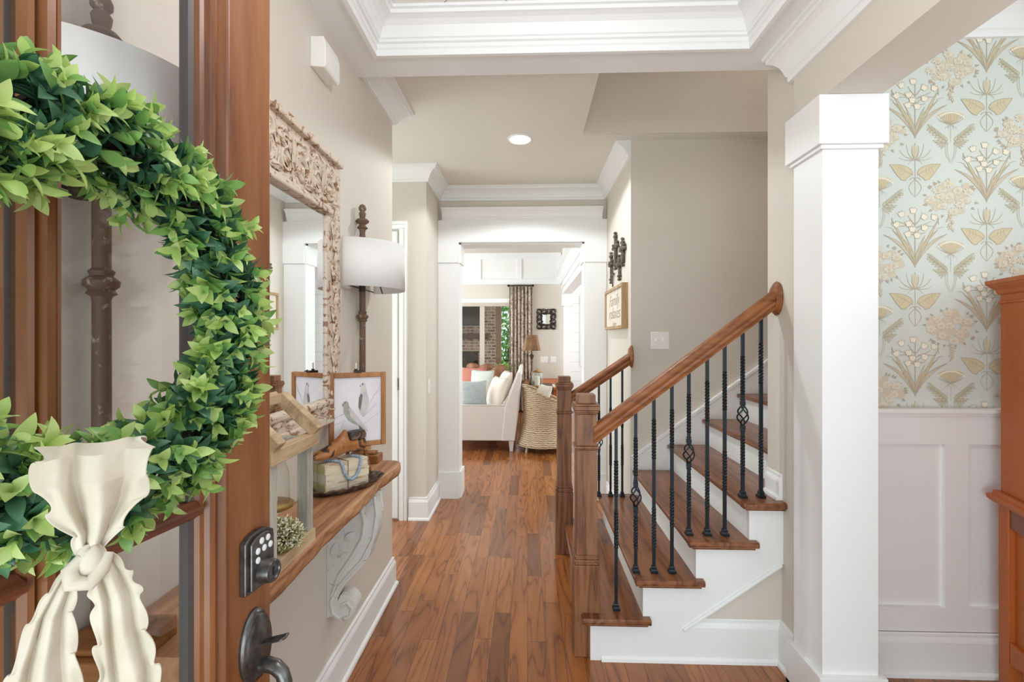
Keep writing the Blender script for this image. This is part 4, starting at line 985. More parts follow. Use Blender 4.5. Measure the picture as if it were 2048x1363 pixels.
# blue bead strand
def bkp(x, y, z): return Vector((-.655+.57*x-.82*y, 1.507+.82*x+.57*y, bz+z))
m = MB(); P = [bkp(.03,.05,.0975), bkp(.045,.02,.0975), bkp(.052,-.004,.096), bkp(.056,-.009,.082), bkp(.063,-.0095,.058), bkp(.075,-.0095,.038), bkp(.09,-.0095,.03), bkp(.106,-.0095,.036), bkp(.12,-.0095,.056), bkp(.127,-.009,.082), bkp(.13,-.004,.096), bkp(.128,.02,.0975), bkp(.12,.05,.0975)]
pp = []
for i in range(len(P)-1):
    for q in range(4): pp.append(P[i].lerp(P[i+1], q/4))
for p in pp: m.lathe([(0,-.0052),(.0036,-.0038),(.0052,0),(.0036,.0038),(0,.0052)], p, 8)
o = m.build('bead_strand', pm('dusty_blue_beads', (142, 164, 184), .55, noise=(170, 186, 200), nscale=60)); tag(o, 'strand of dusty blue beads draped over the old book bundle', 'beads')
# wooden shoe last
LASTM = spots('worn_wood_shoe_last', (176, 116, 64), (64, 44, 34), 18, .535, .4, (146, 90, 48))
D = Vector((.57,.82,0)).normalized(); Sd = Vector((-.82,.57,0)).normalized(); O = bkp(-.048, .034, .1045)
ls = thing('wooden_shoe_last', 'worn brown wooden shoe last lying on top of the book bundle', 'shoe last', O)
sec = [(0,.004,.010,.012,.002),(.012,.016,.021,.008,.004),(.04,.0265,.031,.002,.006),(.075,.030,.042,0,.007),(.10,.027,.056,.001,.009),(.122,.024,.073,.004,.010),(.137,.022,.090,.007,.010),(.143,.021,.088,.008,.011),(.150,.020,.062,.009,.012),(.165,.0205,.056,.008,.014),(.19,.0225,.058,.004,.016),(.212,.019,.056,.003,.016),(.222,.008,.045,.010,.01)]
vs = []; n = 14
for s0, hw_, zt0, zb0, tw_ in sec:
    for j in range(n):
        t = 2*math.pi*j/n; cz_ = (zt0+zb0)/2; hh = (zt0-zb0)/2; wv = hw_*(1 if math.sin(t) < 0 else (1-.35*math.sin(t)**2*(1 if zt0 > .05 else .4)))
        vs.append(O+D*s0+Sd*(wv*math.cos(t))+Vector((0,0,cz_+hh*math.sin(t)*(1 if abs(math.sin(t)) < .99 else 1))))
k = len(sec)
MB().add(vs, [(i*n+j, i*n+(j+1) % n, (i+1)*n+(j+1) % n, (i+1)*n+j) for i in range(k-1) for j in range(n)]+[tuple(range(n))[::-1], tuple((k-1)*n+j for j in range(n))], 0, True).build('last_body', LASTM, ls, smooth_angle=70)
vs = []; hp_ = [(.154,.018),(.16,.0205),(.2,.0205),(.216,.015),(.22,0)]
o2 = [(s0, w_) for s0, w_ in hp_]+[(s0, -w_) for s0, w_ in hp_[::-1]]+[(.15,-.01),(.15,.01)]
z0, z1 = .052, .078
for z, k_ in ((z0,1.0),(z0+.014,1.02),(z1-.004,.92),(z1,.84)):
    for s0, w_ in o2: vs.append(O+D*(.186+(s0-.186)*k_)+Sd*(w_*k_)+Vector((0,0,z)))
q = len(o2); MB().add(vs, [(i*q+j, i*q+(j+1) % q, (i+1)*q+(j+1) % q, (i+1)*q+j) for i in range(3) for j in range(q)]+[tuple(range(q))[::-1], tuple(3*q+j for j in range(q))], 0, True).build('heel_block', spots('dark_shoe_last_heel', (58, 44, 40), (120, 92, 76), 22, .6, .5), ls)
# bird picture on a small easel
pa = R(-64)   # direction of its width in plan
pw, ph = .198, .268; pc = Vector((-.617, 1.69, 0)); wdir = Vector((math.sin(R(62)), math.cos(R(62)), 0)); PZ = 1.006
PA = math.atan2(wdir.y, wdir.x)
pic = thing('bird_picture', 'watercolour of two pale birds in a brown oak frame on the shelf', 'picture', (pc.x, pc.y, PZ), PA)
m = MB(); f_ = .0175; h2 = pw/2
m.box(-h2, -h2+f_, -.012, .008, 0, ph); m.box(h2-f_, h2, -.012, .008, 0, ph); m.box(-h2+f_, h2-f_, -.012, .008, 0, f_); m.box(-h2+f_, h2-f_, -.012, .008, ph-f_, ph)
m.build('frame', OAKF, pic, world=False, bevel=.0025)
PAP = pm('watercolour_paper', (234, 230, 232), .8, noise=(224, 218, 224), nscale=9); BC = [PAP, pm('bird_sage', (150, 158, 132), .8, noise=(176, 176, 166), nscale=60), pm('bird_grey', (196, 190, 190), .8, noise=(214, 208, 206), nscale=40), pm('bird_dark', (120, 116, 112), .8), pm('twig_wash', (196, 190, 196), .8)]
m = MB(); m.box(-h2+.01, h2-.01, -.004, -.002, .01, ph-.01, 0)
def pb(pts, mi, l):
    n = len(pts); m.add([((x-.5)*(pw-.035), -.0045-.0003*l, .0175+(1-y)*(ph-.035)) for x, y in pts], [tuple(range(n))], mi)
def body(pts, mi, l): pb(pts, mi, l)
body([(.53,.13),(.57,.09),(.62,.075),(.66,.10),(.68,.17),(.70,.26),(.735,.34),(.74,.44),(.70,.54),(.64,.61),(.60,.62),(.54,.55),(.51,.46),(.52,.35),(.56,.25),(.565,.19),(.555,.155)], 2, 1)
body([(.52,.32),(.56,.25),(.60,.28),(.58,.4),(.55,.52),(.51,.46)], 3, 2); pb([(.58,.10),(.61,.09),(.62,.12),(.59,.13)], 3, 2); pb([(.535,.135),(.56,.12),(.56,.15)], 3, 2)
body([(.16,.415),(.20,.37),(.25,.355),(.295,.38),(.31,.44),(.37,.50),(.45,.565),(.53,.66),(.56,.74),(.50,.745),(.42,.72),(.30,.66),(.23,.58),(.19,.50),(.20,.455)], 1, 2)
body([(.30,.46),(.37,.50),(.46,.575),(.56,.68),(.68,.80),(.72,.86),(.60,.80),(.46,.70),(.34,.60)], 2, 3); body([(.50,.70),(.55,.72),(.62,.83),(.66,.95),(.60,.93),(.54,.83)], 3, 1); pb([(.165,.42),(.19,.40),(.195,.425)], 3, 3); pb([(.21,.38),(.24,.37),(.24,.40),(.215,.40)], 3, 3)
for a, b_, w_ in (((.0,.62),(.3,.52),.006), ((.62,.62),(.9,.42),.006), ((.75,.42),(1,.12),.006), ((.1,.85),(.22,.64),.006), ((.0,.72),(.22,.66),.004), ((.6,.75),(.98,.55),.004), ((.82,.3),(1.0,.2),.004)):
    pb([(a[0],a[1]-w_), (b_[0],b_[1]-w_), (b_[0],b_[1]+w_), (a[0],a[1]+w_)], 4, 0.5)
m.build('watercolour', BC, pic, world=False, recalc=False)
ez = thing('tabletop_easel', 'small wooden easel with a metal top clip holding the bird picture', 'easel', (pc.x, pc.y, SZ), PA)
m = MB()
m.box(-.012, .012, .011, .021, .0, ph+.126); m.beam((-.05,.03,.0),(-.012,.02,.2), .008, .012); m.beam((.05,.03,.0),(.012,.02,.2), .008, .012); m.beam((0,.06,.0),(0,.022,.2), .01, .008)
m.build('easel_frame', OAKF, ez, world=False, bevel=.001); m = MB(); m.box(-.045, .045, -.016, .021, .108, .1205); m.build('ledge', OAKF, ez, world=False, bevel=.001)
m = MB(); m.box(-.012, .012, -.014, .02, .389, .396); m.tube([(-.006,.003,.39),(-.006,.003,.402)], .0055, 10); m.tube([(.004,-.012,.398),(.022,-.012,.392)], .0018, 6); m.build('clip', DARKM, ez, world=False)
m = MB(); m.tube([(-.006,.003,.402),(-.006,.003,.424)], .0028, 8); m.build('clip_pin', pm('ivory_pin', (226, 214, 196), .5), ez, world=False)

KS = 1.0485; cam0 = Vector((0, 0, CAM_Z))
for o in [o for o in bpy.data.objects if o not in SHELF_SET and o.parent is None]:
    o.location = cam0+(o.location-cam0)*KS; o.scale = (KS, KS, KS)
SZ = SZ0

# ---------------------------------------------------------------- crosses and framed sign on the right hall wall
WX = .685
IRONC = distressed('aged_iron_cross', (84, 72, 62), (128, 112, 96), .58, (20, 20, 20), .6)
def cross(y, z0, z1, hw_, style, label):
    t = thing('wall_cross', label, 'cross', (WX, y, z0), group='metal crosses above the framed sign'); m = MB(); zc = z0+(z1-z0)*.62; x = WX-.014
    if style == 'wire':
        m.tube([(x,y,z0),(x,y,z1)], .006, 8); m.tube([(x,y-hw_,zc),(x,y+hw_,zc)], .006, 8)
    else:
        w_ = .017 if style == 'bold' else .011
        m.box(x-.008, WX, y-w_, y+w_, z0+.02, z1-.02); m.box(x-.008, WX, y-hw_+.02, y+hw_-.02, zc-w_, zc+w_)
        for (yy, zz) in ((y,z1-.024),(y,z0+.024),(y-hw_+.024,zc),(y+hw_-.024,zc)):
            for dy, dz in ((0,.022),(.018,-.004),(-.018,-.004),(0,0)):
                m.lathe([(0,-.012),(.011,-.008),(.015,0),(.011,.008),(0,.012)], (x, yy+dy*(1 if yy == y else .6), zz+dz*(1 if zz > zc-.01 else -1)), 8)
        m.lathe([(0,-.02),(.02,-.012),(.024,0),(.02,.012),(0,.02)], (x-.002, y, zc), 10)
        if style == 'bold':
            for s_ in (-1, 1): m.tube([(x,y+s_*.02,zc-.02),(x,y+s_*.045,zc-.05),(x,y+s_*.02,zc-.08)], .006, 6)
    m.build('cross_body', IRONC, t)
    m = MB().tube([(WX, y, z1-.05), (WX-.012, y, z1-.05)], .004, 6); m.build('wall_pin', IRONC, t)
cross(3.617, 1.925, 2.2, .1, 'bold', 'largest ornate metal cross in the hall cluster, topmost of the five')
cross(3.345, 1.91, 2.1, .08, 'bold', 'ornate dark metal cross nearest the stair corner')
cross(3.80, 1.84, 2.08, .075, 'slim', 'ornate dark metal cross nearest the cased opening')
cross(3.73, 1.80, 1.955, .05, 'wire', 'plain thin wire cross resting just above the framed sign')
cross(3.465, 1.825, 2.0, .06, 'slim', 'slim pointed metal cross low between the two larger ones')
sg = thing('framed_sign', 'cream lettered sign in a deep pale wood frame on the right hall wall', 'sign', (WX, 3.58, 1.465))
sy0, sy1, sz0, sz1, sx = 3.225, 3.935, 1.465, 1.778, .642
m = MB(); t_ = .022
m.box(sx, WX, sy0, sy0+t_, sz0, sz1); m.box(sx, WX, sy1-t_, sy1, sz0, sz1); m.box(sx, WX, sy0+t_, sy1-t_, sz0, sz0+t_); m.box(sx, WX, sy0+t_, sy1-t_, sz1-t_, sz1)
m.build('frame', SIGNW, sg, bevel=.0015)
MB().box(sx+.012, WX-.004, sy0+t_, sy1-t_, sz0+t_, sz1-t_).build('panel', pm('cream_sign_board', (226, 218, 204), .8, noise=(216, 206, 190), nscale=8), sg)
INK = pm('sign_lettering', (170, 148, 124), .8)
for txt, z, size, yc in (('Family', 1.66, .125, 3.58), ('relaxes', 1.565, .125, 3.57), ('here', 1.505, .06, 3.56)):
    fc = bpy.data.curves.new('lettering', 'FONT'); fc.body = txt; fc.size = size; fc.align_x = 'CENTER'; fc.shear = .28; fc.extrude = .0006; fc.offset = -.001; fc.space_character = .95
    o = bpy.data.objects.new('lettering', fc); col.objects.link(o); fc.materials.append(INK)
    dg = bpy.context.evaluated_depsgraph_get(); me = bpy.data.meshes.new_from_object(o.evaluated_get(dg)); bpy.data.objects.remove(o)
    M = Matrix(((0,0,-1,sx+.0114-WX),(-1.35,0,0,yc-3.58),(0,1,0,z-.02-1.465),(0,0,0,1))); me.transform(M)
    o = bpy.data.objects.new('lettering', me); col.objects.link(o); o.parent = sg

# ---------------------------------------------------------------- hutch in the dining room
ha = math.atan2(.951, .309)
hu = thing('china_hutch', 'tall cherry wood china hutch in the dining room corner beside the floral wallpaper', 'cabinet', (1.893, 1.955, 0), ha)
L = .95; Dp = .40
def hb(m, name, mat=HUTCH, **k): return m.build(name, mat, hu, world=False, **k)
m = MB()
for x0 in (-.06, -L):
    for y0 in (-.05, -Dp): hb(MB().box(x0, x0+.06, y0, y0+.05, .0, .735), 'post', bevel=.004)
m = MB(); m.box(-L+.06, -.06, -Dp+.02, -.022, .16, .735); m.box(-L, 0, -Dp+.02, -Dp+.03, .16, .735); m.box(-.05, -.012, -Dp+.03, -.03, .17, .735); m.box(-L+.012, -L+.05, -Dp+.03, -.03, .17, .735); hb(m, 'base_body')
m = MB()
def sc_(x): # scalloped lower edge of the top rail
    t = (x+.06)/(-L+.12); return .655-.05*(math.sin(math.pi*min(max((t-.06)/.88, 0), 1))**.7)*0+.0-(.045*(0 if t < .08 or t > .92 else 1)*(.5-.5*math.cos(2*math.pi*(t-.08)/.84)))
o = [(-.06, .735)]+[(-.06-(L-.12)*i/30, sc_(-.06-(L-.12)*i/30)) for i in range(31)]+[(-L+.06, .735)]
m.prism([(x, z) for x, z in o], 'y', -.024, -.006); hb(m, 'top_rail', wood('cherry_rail', (110, 56, 30), (132, 70, 38), (150, 84, 48), 'X', .8, .3, 3, .04, .2), bevel=.004)
m = MB(); o = [(-.06, .215)]+[(-.06-(L-.12)*i/30, .165-.085*math.exp(-((i-15)/3.2)**2)-.05*math.exp(-((i-0)/2.5)**2)-.05*math.exp(-((i-30)/2.5)**2)+.012*math.cos(i*.84)) for i in range(31)]+[(-L+.06, .215)]
m.prism(o, 'y', -.026, -.004); hb(m, 'apron', bevel=.005)
m = MB(); m.box(-L/2-.02, -L/2+.02, -.022, -.012, .2, .66); hb(m, 'panel_stile', bevel=.002)
m = MB()
lp_ = [(.735,.0),(.738,.012),(.746,.022),(.752,.026),(.764,.028),(.768,.024),(.771,.014),(.786,.012),(.786,-.1),(.735,-.1)]
m.add([], []); 
def ring_mold(m, prof, x0, x1, y0, y1):  # profile (z, out) around a rectangle
    cs_ = [(x1, y1, 1, 1), (x0, y1, -1, 1), (x0, y0, -1, -1), (x1, y0, 1, -1)]; n = len(prof); vs = []
    for x, y, sx_, sy_ in cs_:
        for z, q in prof: vs.append((x+sx_*q, y+sy_*q, z))
    m.add(vs, [(i*n+j, ((i+1) % 4)*n+j, ((i+1) % 4)*n+(j+1) % n, i*n+(j+1) % n) for i in range(4) for j in range(n)])
ring_mold(m, lp_, -L, 0, -Dp, 0); m.box(-L+.05, -.05, -Dp+.05, -.05, .74, .786); hb(m, 'counter_ledge', bevel=.002)
m = MB(); m.box(-L+.004, -.004, -Dp+.004, -.006, .786, 1.575); hb(m, 'upper_body', bevel=.002)
m = MB(); ring_mold(m, [(1.535,.0),(1.537,.006),(1.545,.006),(1.548,.0),(1.548,-.05),(1.535,-.05)], -L+.004, -.004, -Dp+.004, -.006)
ring_mold(m, [(1.57,0),(1.575,.008),(1.59,.012),(1.605,.026),(1.612,.03),(1.614,.034),(1.63,.035),(1.63,-.06),(1.57,-.06)], -L+.004, -.004, -Dp+.004, -.006); m.box(-L+.05, -.05, -Dp+.05, -.05, 1.57, 1.628); hb(m, 'cornice', bevel=.0015)
WF = pm('worn_foot', (190, 150, 116), .7)
for x in (-.03, -L+.03): hb(MB().prism([(x-.03,.001),(x+.031,.001),(x+.031,-.051),(x-.03,-.051)], 'z', 0, .010), 'foot', WF)


# ---------------------------------------------------------------- living room beyond the opening
SOFAF = pm('pale_sofa_linen', (224, 218, 214), .9, bump=.1, bscale=300)
sf = thing('sofa', 'pale linen sofa seen from its arm end, facing left in the living room', 'sofa', (-.6, 6.75, 0))
m = MB()
m.prism([(-1.12,.13),(-.20,.13),(-.165,.56),(-1.12,.56)], 'y', 5.78, 5.9); m.build('arm', SOFAF, sf, bevel=.012)
m = MB(); m.prism([(-1.12,.13),(-.20,.13),(-.165,.56),(-1.12,.56)], 'y', 7.6, 7.72); m.build('arm', SOFAF, sf, bevel=.012)
m = MB(); m.prism([(-.32,.13),(-.155,.13),(-.074,.945),(-.086,.968),(-.118,.965),(-.276,.56)], 'y', 5.77, 7.73); m.build('backrest', SOFAF, sf, bevel=.012)
m = MB(); m.box(-1.08, -.26, 5.9, 7.6, .14, .32); m.build('seat_base', SOFAF, sf)
for y0, y1 in ((5.91, 6.75), (6.76, 7.59)): MB().box(-1.12, -.3, y0, y1, .32, .47).build('seat_cushion', SOFAF, sf, bevel=.03, segs=4)
for x in (-.2, -1.06):
    for y in (5.82, 7.66):
        m = MB(); a, b_ = .032, .02; m.add([(x+i*w_, y+j*w_, z) for z, w_ in ((0,b_), (.135,a)) for i, j in ((-1,-1),(1,-1),(1,1),(-1,1))], [(0,3,2,1),(4,5,6,7)]+[(i, (i+1) % 4, (i+1) % 4+4, i+4) for i in range(4)]); m.build('leg', SOFAF, sf)
m = MB(); m.tube([(-1.12,5.785,.562),(-.28,5.785,.562),(-.12,5.785,.962),(-.09,5.785,.97)], .005, 6); m.build('piping', pm('sofa_piping', (186, 172, 162), .9), sf)
def pillow(name, label, c, w_, h_, t_, rz, tilt, mat, group='throw pillows on the sofa', parent=None):
    c = Vector(c); M = Matrix.Rotation(rz, 3, 'Z') @ Matrix.Rotation(tilt, 3, 'X')
    def fn(u, v):
        a = (u-.5)*2; vs_ = v*2*math.pi
        return Vector((0,0,0))
    m = MB(); N = 13; vs = []; fs = []
    for s_ in (1, -1):
        for i in range(N):
            for j in range(N):
                a, b_ = i/(N-1)*2-1, j/(N-1)*2-1
                bulge = ((1-a*a)*(1-b_*b_))**.45; pin = 1-.07*(1-abs(a)**2)*abs(b_)**2; pin2 = 1-.07*(1-abs(b_)**2)*abs(a)**2
                vs.append(c+M @ Vector((a*w_/2*pin2, s_*t_/2*bulge, b_*h_/2*pin)))
    for s_ in (0, 1):
        o = s_*N*N
        for i in range(N-1):
            for j in range(N-1): fs.append((o+i*N+j, o+(i+1)*N+j, o+(i+1)*N+j+1, o+i*N+j+1))
    m.add(vs, fs, 0, True); o = m.build(name, mat, None, smooth_angle=120)
    b2 = bmesh.new(); b2.from_mesh(o.data); bmesh.ops.remove_doubles(b2, verts=b2.verts, dist=.0005); bmesh.ops.recalc_face_normals(b2, faces=b2.faces); b2.to_mesh(o.data); b2.free()
    return tag(o, label, 'pillow', group)
BLUE = pm('blue_grey_pillow', (184, 190, 192), .9, noise=(170, 178, 184), nscale=30); CREAM = pm('cream_pillow', (228, 216, 204), .9); TERRA = pm('terracotta_pillow', (186, 118, 100), .9); PGREY = pm('pale_grey_pillow', (198, 202, 196), .9); STR = pm('white_throw_pillow', (228, 222, 212), .9)
pillow('throw_pillow', 'blue-grey throw pillow nearest the sofa arm', (-.70, 6.02, .672), .36, .36, .15, R(10), R(-14), BLUE)
pillow('throw_pillow', 'large cream pillow against the near end of the sofa back', (-.40, 6.13, .69), .42, .42, .17, R(-62), R(-18), CREAM)
pillow('throw_pillow', 'second cream pillow behind the first against the sofa back', (-.33, 6.52, .73), .42, .44, .17, R(-74), R(-18), CREAM)
pillow('throw_pillow', 'pale grey throw pillow in the middle of the sofa', (-.68, 6.92, .71), .38, .44, .14, R(-20), R(-14), PGREY)
pillow('throw_pillow', 'terracotta throw pillow on the sofa behind the blue-grey one', (-.86, 7.26, .72), .44, .46, .14, R(-12), R(-16), TERRA)
pillow('throw_pillow', 'small cream pillow between the blue-grey and terracotta ones', (-.66, 6.34, .64), .3, .32, .12, R(20), R(-18), CREAM)
# tan leather chairs beyond the sofa
LEA = pm('tan_leather', (150, 100, 68), .5, noise=(120, 78, 52), nscale=12)
DLEG = pm('chair_dark_wood', (82, 54, 38), .5)
def lchair(x, y, rz, label):
    t = thing('leather_chair', label, 'chair', (x, y, 0), rz, group='tan leather chairs beyond the sofa')
    m = MB()
    def fn(u, v):
        a = R(-105)+R(210)*u; r = .135+.02*v; hgt = .46+(.48*(1-.5*(abs(u-.5)*2)**2.2))*v
        return (r*math.sin(a), r*math.cos(a), hgt)
    m.grid(fn, 22, 8); m.build('backrest', LEA, t, world=False, recalc=False, solid=.028)
    MB().lathe([(0,.43),(.13,.43),(.14,.45),(.14,.49),(.12,.52),(0,.525)], (0,0,0), 28).build('seat', LEA, t, world=False)
    for sx_, sy_ in ((1,1),(1,-1),(-1,1),(-1,-1)): MB().tube([(sx_*.08,sy_*.08,.44),(sx_*.1,sy_*.1,0)], [.014,.009], 10).build('leg', DLEG, t, world=False)
    return t
lchair(-.97, 8.72, R(165), 'tan leather chair with curved back, leftmost of the three beyond the sofa')
lchair(-.742, 8.42, R(190), 'tan leather chair with curved back, middle one of the three beyond the sofa')
lchair(-.534, 8.12, R(215), 'tan leather chair with curved back, nearest of the three beyond the sofa')
# planter
pt = thing('potted_plant', 'leafy green plant in a pale round planter by the porch door', 'plant', (-.455, 8.66, 0))
MB().lathe([(.12,.0),(.13,.02),(.03,.05),(.025,.5),(.1,.56),(.12,.57),(.12,.59),(0,.59)], (-.455, 8.66, 0), 20).build('plant_stand', DLEG, pt)
MB().lathe([(.07,.591),(.11,.62),(.125,.70),(.125,.79),(.12,.80),(.11,.79),(0,.785)], (-.455, 8.66, 0), 28).build('planter', pm('pale_planter', (206, 196, 188), .7, noise=(188, 172, 166), nscale=25), pt)
m = MB(); rp = random.Random(4)
for i in range(90):
    a = rp.random()*6.28; d = Vector((math.cos(a)*rp.uniform(.2,1), math.sin(a)*rp.uniform(.2,1), rp.uniform(.5,1.2))).normalized(); p = Vector((-.455+rp.uniform(-.07,.07), 8.66+rp.uniform(-.07,.07), .78))
    leaf3(m, p, d, Vector((0,0,1)) if d.z < .9 else Vector((1,0,0)), rp.uniform(.12,.22), .016, rp.uniform(.1,.7), rp.choice((0,1,1)))
o = m.build('foliage', [LEAVES[1], LEAVES[2]], pt, recalc=False); o['kind'] = 'stuff'
# wicker tub chair
WEAVE = weave_mat()
wx, wy = .19, 5.93
wc = thing('wicker_chair', 'natural wicker tub chair with flared skirt beside the sofa', 'chair', (wx, wy, 0))
def topz(a): return .60+.17*(.5-.5*math.cos(a))**.8-.03*math.cos(a)   # a = 0 at the open right side
m = MB()
def wf(u, v):
    a = u*2*math.pi; zt0 = topz(a); z = .07+(zt0-.07)*v
    r = .235+.085*max(0, (1-v*2.4))**1.4+.03*max(0, v-.55)
    return (wx+r*math.cos(a)*(1.0 if math.cos(a) < 0 else 1.05), wy+r*math.sin(a)*1.0, z)
m.grid(wf, 56, 26, cu=True); m.build('woven_shell', WEAVE, wc, recalc=False, solid=.02)
m = MB(); m.tube([(wx+.25*math.cos(a)*(1 if math.cos(a) < 0 else 1.05), wy+.25*math.sin(a), topz(a)) for a in [i/48*6.283 for i in range(48)]], .018, 8, closed=True); m.build('rolled_rim', WEAVE, wc)
MB().lathe([(0,.36),(.2,.36),(.21,.38),(.2,.42),(0,.43)], (wx, wy, 0), 24).build('seat', WEAVE, wc)
for a in (R(45), R(135), R(225), R(315)): MB().tube([(wx+.27*math.cos(a), wy+.27*math.sin(a), .1), (wx+.29*math.cos(a), wy+.29*math.sin(a), 0)], [.018,.014], 8).build('leg', pm('pale_wood_foot', (196, 180, 160), .7), wc)
pillow('throw_pillow', 'off-white throw pillow in the wicker chair', (.175, 5.95, .64), .36, .36, .13, R(-68), R(-24), STR, group=None)
# console table with lamp, candle lantern and ball
ct = thing('console_table', 'dark wooden console table behind the sofa back', 'table', (.15, 6.75, 0))
MB().box(-.05, .36, 6.46, 7.1, .69, .72).build('table_top', DLEG, ct, bevel=.004)
for x in (-.03, .34):
    for y in (6.5, 7.06): MB().box(x-.018, x+.018, y-.018, y+.018, 0, .69).build('leg', DLEG, ct)
lx, ly = .06, 6.9
tl = thing('table_lamp', 'brown-shaded table lamp on a dark turned stem on the console table', 'lamp', (lx, ly, .72))
MB().lathe([(.07,0),(.075,.012),(.05,.03),(.02,.05),(.015,.12),(.022,.15),(.014,.18),(.012,.3),(.02,.33),(.012,.36),(.032,.40),(.036,.42),(.012,.44),(.008,.5),(.006,.78),(.012,.8),(0,.81)], (lx, ly, .72), 20).build('stem', pm('dark_lamp_stem', (88, 66, 48), .5, .3), tl)
MB().lathe([(.138,.49),(.128,.52),(.088,.72),(.086,.72),(.126,.52),(.136,.49)], (lx, ly, .72), 8, closed=True).build('lamp_shade', pm('brown_leather_shade', (140, 98, 58), .6, noise=(104, 70, 40), nscale=14), tl)
hl = thing('hurricane_lantern', 'clear glass hurricane candle lantern on a gilt base on the console table', 'lantern', (.135, 6.56, .72))
MB().lathe([(.085,0),(.09,.008),(.06,.016),(0,.018)], (.135, 6.56, .72), 28).build('base', BRASS, hl)
MB().lathe([(.078,.018),(.08,.2),(.078,.2),(.076,.018)], (.135, 6.56, .72), 28, closed=True).build('glass_cylinder', THING_GLASS, hl)
MB().lathe([(.082,.198),(.084,.206),(.05,.22),(.02,.235),(.012,.25),(0,.255)], (.135, 6.56, .72), 28).build('lid', BRASS, hl)
o = MB().lathe([(.034,.0185),(.036,.02),(.036,.15),(0,.15)], (.135, 6.56, .72), 20).build('pillar_candle', pm('white_wax', (240, 236, 226), .6)); tag(o, 'white pillar candle inside the hurricane lantern', 'candle')
o = MB().lathe([(0,0)]+[(.055*math.sin(math.pi*i/12), .055-.055*math.cos(math.pi*i/12)) for i in range(1, 12)]+[(0,.11)], (-.03, 6.535, .72), 20).build('decorative_ball', spots('burl_wood_ball', (150, 104, 66), (70, 50, 38), 18, .56)); tag(o, 'brown wooden ball beside the hurricane lantern', 'ball')
dk = thing('wooden_desk', 'low brown wooden desk against the living room far wall', 'desk', (.44, 8.0, 0))
MB().box(.24, .62, 7.2, 8.9, .60, .635).build('desk_top', HUTCH, dk, bevel=.003); MB().box(.26, .61, 7.24, 8.86, .5, .6).build('apron', HUTCH, dk)
for x in (.28, .59):
    for y in (7.26, 8.84): MB().box(x-.02, x+.02, y-.02, y+.02, 0, .5).build('leg', HUTCH, dk)
o = MB().box(.3, .56, 7.25, 7.6, .6355, .65).build('white_book', STR, bevel=.002); tag(o, 'white book lying on the near end of the wooden desk', 'book')
# curtain and rod
CURT = spots('paisley_curtain_fabric', (212, 199, 184), (138, 118, 104), 17, .54, .9, (172, 154, 140))
m = MB(); m.grid(lambda u, v: (-.345+.435*u+.0*v, 8.9+.038*math.sin(u*2*math.pi*6.5)+.012*math.sin(u*17+v*3), .02+2.345*v), 110, 10)
ctn = thing('curtain', 'brown patterned drape hanging right of the porch door', 'curtain', (-.13, 8.9, 0))
m.build('drape', CURT, ctn, recalc=False, solid=.004)
rd = thing('curtain_rod', 'short dark iron curtain rod with ball finials over the drape', 'curtain rod', (-.13, 8.9, 2.385))
MB().tube([(-.345,8.9,2.385),(.085,8.9,2.385)], .011, 10).build('rod', DARKM, rd)
for x in (-.36, .1): MB().lathe([(0,-.026),(.02,-.016),(.026,0),(.02,.016),(0,.026)], (x, 8.9, 2.385), 14).build('finial', DARKM, rd)
for x in (-.30, .04): MB().box(x-.008, x+.008, 8.9, 9.0, 2.378, 2.392).build('bracket', DARKM, rd)
for i in range(7):
    x = -.33+i*.067; MB().tube([(x+math.cos(a)*0, 8.9+math.cos(a)*.018, 2.38+math.sin(a)*.018) for a in [k/12*6.283 for k in range(12)]], .003, 5, closed=True).build('ring', DARKM, ctn)
# scrollwork mirror
my, mcx, mcz = 8.995, .359, 1.755; hwx, hwz = .177, .19
sm = thing('scroll_mirror', 'small mirror in a square dark scrollwork frame on the living room wall', 'mirror', (mcx, my, mcz-hwz))
m = MB()
for i in range(4):
    for j in range(4):
        if 0 < i < 3 and 0 < j < 3: continue
        x = mcx-hwx+hwx/4+i*hwx/2; z = mcz-hwz+hwz/4+j*hwz/2
        for ph_ in (0, 1):
            pts = [(x+(.018+.05*t)*math.cos(t*5.6+ph_*3.14+i+j), my-.012, z+(.018+.05*t)*math.sin(t*5.6+ph_*3.14+i+j)) for t in [k/14 for k in range(15)]]; pts = [(min(max(p[0], mcx-hwx), mcx+hwx), p[1], min(max(p[2], mcz-hwz), mcz+hwz)) for p in pts]
            m.tube(pts, .0085, 6)
m.build('scrollwork', DARKM, sm)
m = MB(); a, b_ = .075, .095
for q in ((-a-.02,-a,-b_-.02,b_+.02), (a,a+.02,-b_-.02,b_+.02), (-a,a,b_,b_+.02), (-a,a,-b_-.02,-b_)): m.box(mcx+q[0], mcx+q[1], my-.025, my, mcz+q[2], mcz+q[3])
m.build('inner_frame', DARKM, sm, bevel=.004); MB().box(mcx-a, mcx+a, my-.012, my-.004, mcz-b_, mcz+b_).build('mirror_glass', MIRROR, sm)

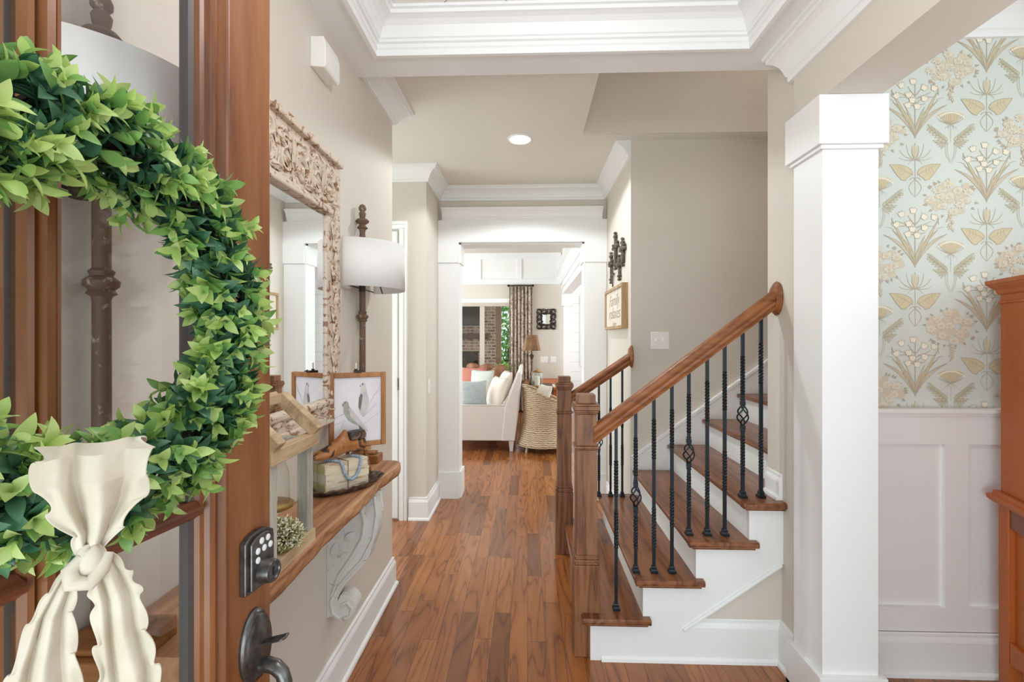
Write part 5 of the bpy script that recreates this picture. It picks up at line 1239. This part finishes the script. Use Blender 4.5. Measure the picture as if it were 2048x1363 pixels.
# ---------------------------------------------------------------- porch fireplace and garden
BRICK = brick_mat(); FBR = wood('mantel_beam', (60, 40, 30), (88, 62, 46), (112, 84, 64), 'X', 1, .6, 5)
fp = thing('brick_fireplace', 'whitewashed brick porch fireplace seen through the glass door', 'fireplace', (-1.6, 11.9, -.04))
m = MB(); m.box(-2.6, -1.95, 11.5, 12.3, -.04, 2.75); m.box(-1.2, -.77, 11.5, 12.3, -.04, 2.75); m.box(-1.95, -1.2, 11.5, 12.3, 1.07, 2.75); m.box(-1.95, -1.2, 11.5, 12.3, -.04, .5); m.box(-1.95, -1.2, 12.0, 12.3, .4, 1.1); m.build('chimney_breast', BRICK, fp)
MB().box(-2.5, -.95, 11.3, 11.5, 1.37, 1.5).build('mantel', FBR, fp, bevel=.01)
MB().box(-1.95, -1.2, 11.7, 12.0, .5, 1.07).build('firebox', spots('sooty_firebox', (60, 52, 48), (110, 92, 78), 5, .58, .8), fp); MB().box(-2.7, -.7, 11.1, 11.5, -.04, .42).build('hearth', BRICK, fp)
tv = thing('television', 'dark outdoor television above the porch fireplace mantel', 'television', (-1.7, 11.45, 1.68))
MB().box(-2.4, -1.13, 11.42, 11.498, 1.7, 2.36).build('bezel', BLACK, tv, bevel=.006); MB().box(-2.37, -1.16, 11.412, 11.421, 1.73, 2.33).build('screen', pm('tv_screen', (38, 32, 28), .12), tv)
POST = pm('brown_porch_post', (150, 118, 94), .7)
struct(MB().box(-.745, -.62, 11.0, 11.12, -.04, 2.75).build('porch_post', POST))
o = MB().beam((-.9,11.06,2.45),(-.66,11.06,2.12), .05, .05).build('porch_brace', POST); struct(o)
rl_ = thing('porch_railing', 'thin black porch railing beyond the glass door', 'railing', (.3, 12.5, -.04))
MB().box(-.62, 1.6, 12.48, 12.52, .78, .82).build('top_rail', BLACK, rl_); MB().box(-.62, 1.6, 12.48, 12.52, .04, .07).build('bottom_rail', BLACK, rl_)
for i in range(18): x = -.6+i*.125; MB().box(x-.008, x+.008, 12.492, 12.508, -.04, .8).build('picket', BLACK, rl_)
TL = [leaf_mat('tree_leaf_green', (60, 118, 50), (110, 170, 80), .45), leaf_mat('tree_leaf_light', (120, 184, 90), (170, 216, 130), .5)]
BARK = pm('tree_bark', (96, 80, 66), .9, noise=(70, 58, 48), nscale=8)
rt = random.Random(9)
for x, y, h, r, lab in ((-.6,16.5,5.2,1.5,'bright green leafy tree in the garden straight behind the porch post'), (1.6,20.5,6.0,1.9,'tall leafy garden tree partly behind the curtain'), (-3.4,21,6.5,2.2,'leafy garden tree hidden mostly by the porch fireplace')):
    t = thing('garden_tree', lab, 'tree', (x, y, -.1), group='garden trees beyond the porch')
    MB().tube([(x,y,-.1),(x+.05,y,h*.4),(x-.04,y,h*.8)], [.14,.1,.04], 10).build('trunk', BARK, t)
    m = MB()
    for i in range(3600):
        d = Vector((rt.gauss(0,1), rt.gauss(0,1), rt.gauss(0,1))).normalized(); p = Vector((x,y,h*.52))+Vector((d.x*r, d.y*r, d.z*h*.5))*rt.uniform(.55,1)
        dd = Vector((rt.gauss(0,1), rt.gauss(0,1), rt.gauss(0,1)-.3)).normalized(); s_ = rt.uniform(.11,.2); sd = dd.orthogonal().normalized(); mi = rt.choice((0,0,1))
        m.add([p, p+dd*s_*.5+sd*s_*.35, p+dd*s_*1.1, p+dd*s_*.5-sd*s_*.35], [(0,1,2,3)], mi)
    o = m.build('foliage', TL, t, recalc=False); o['kind'] = 'stuff'
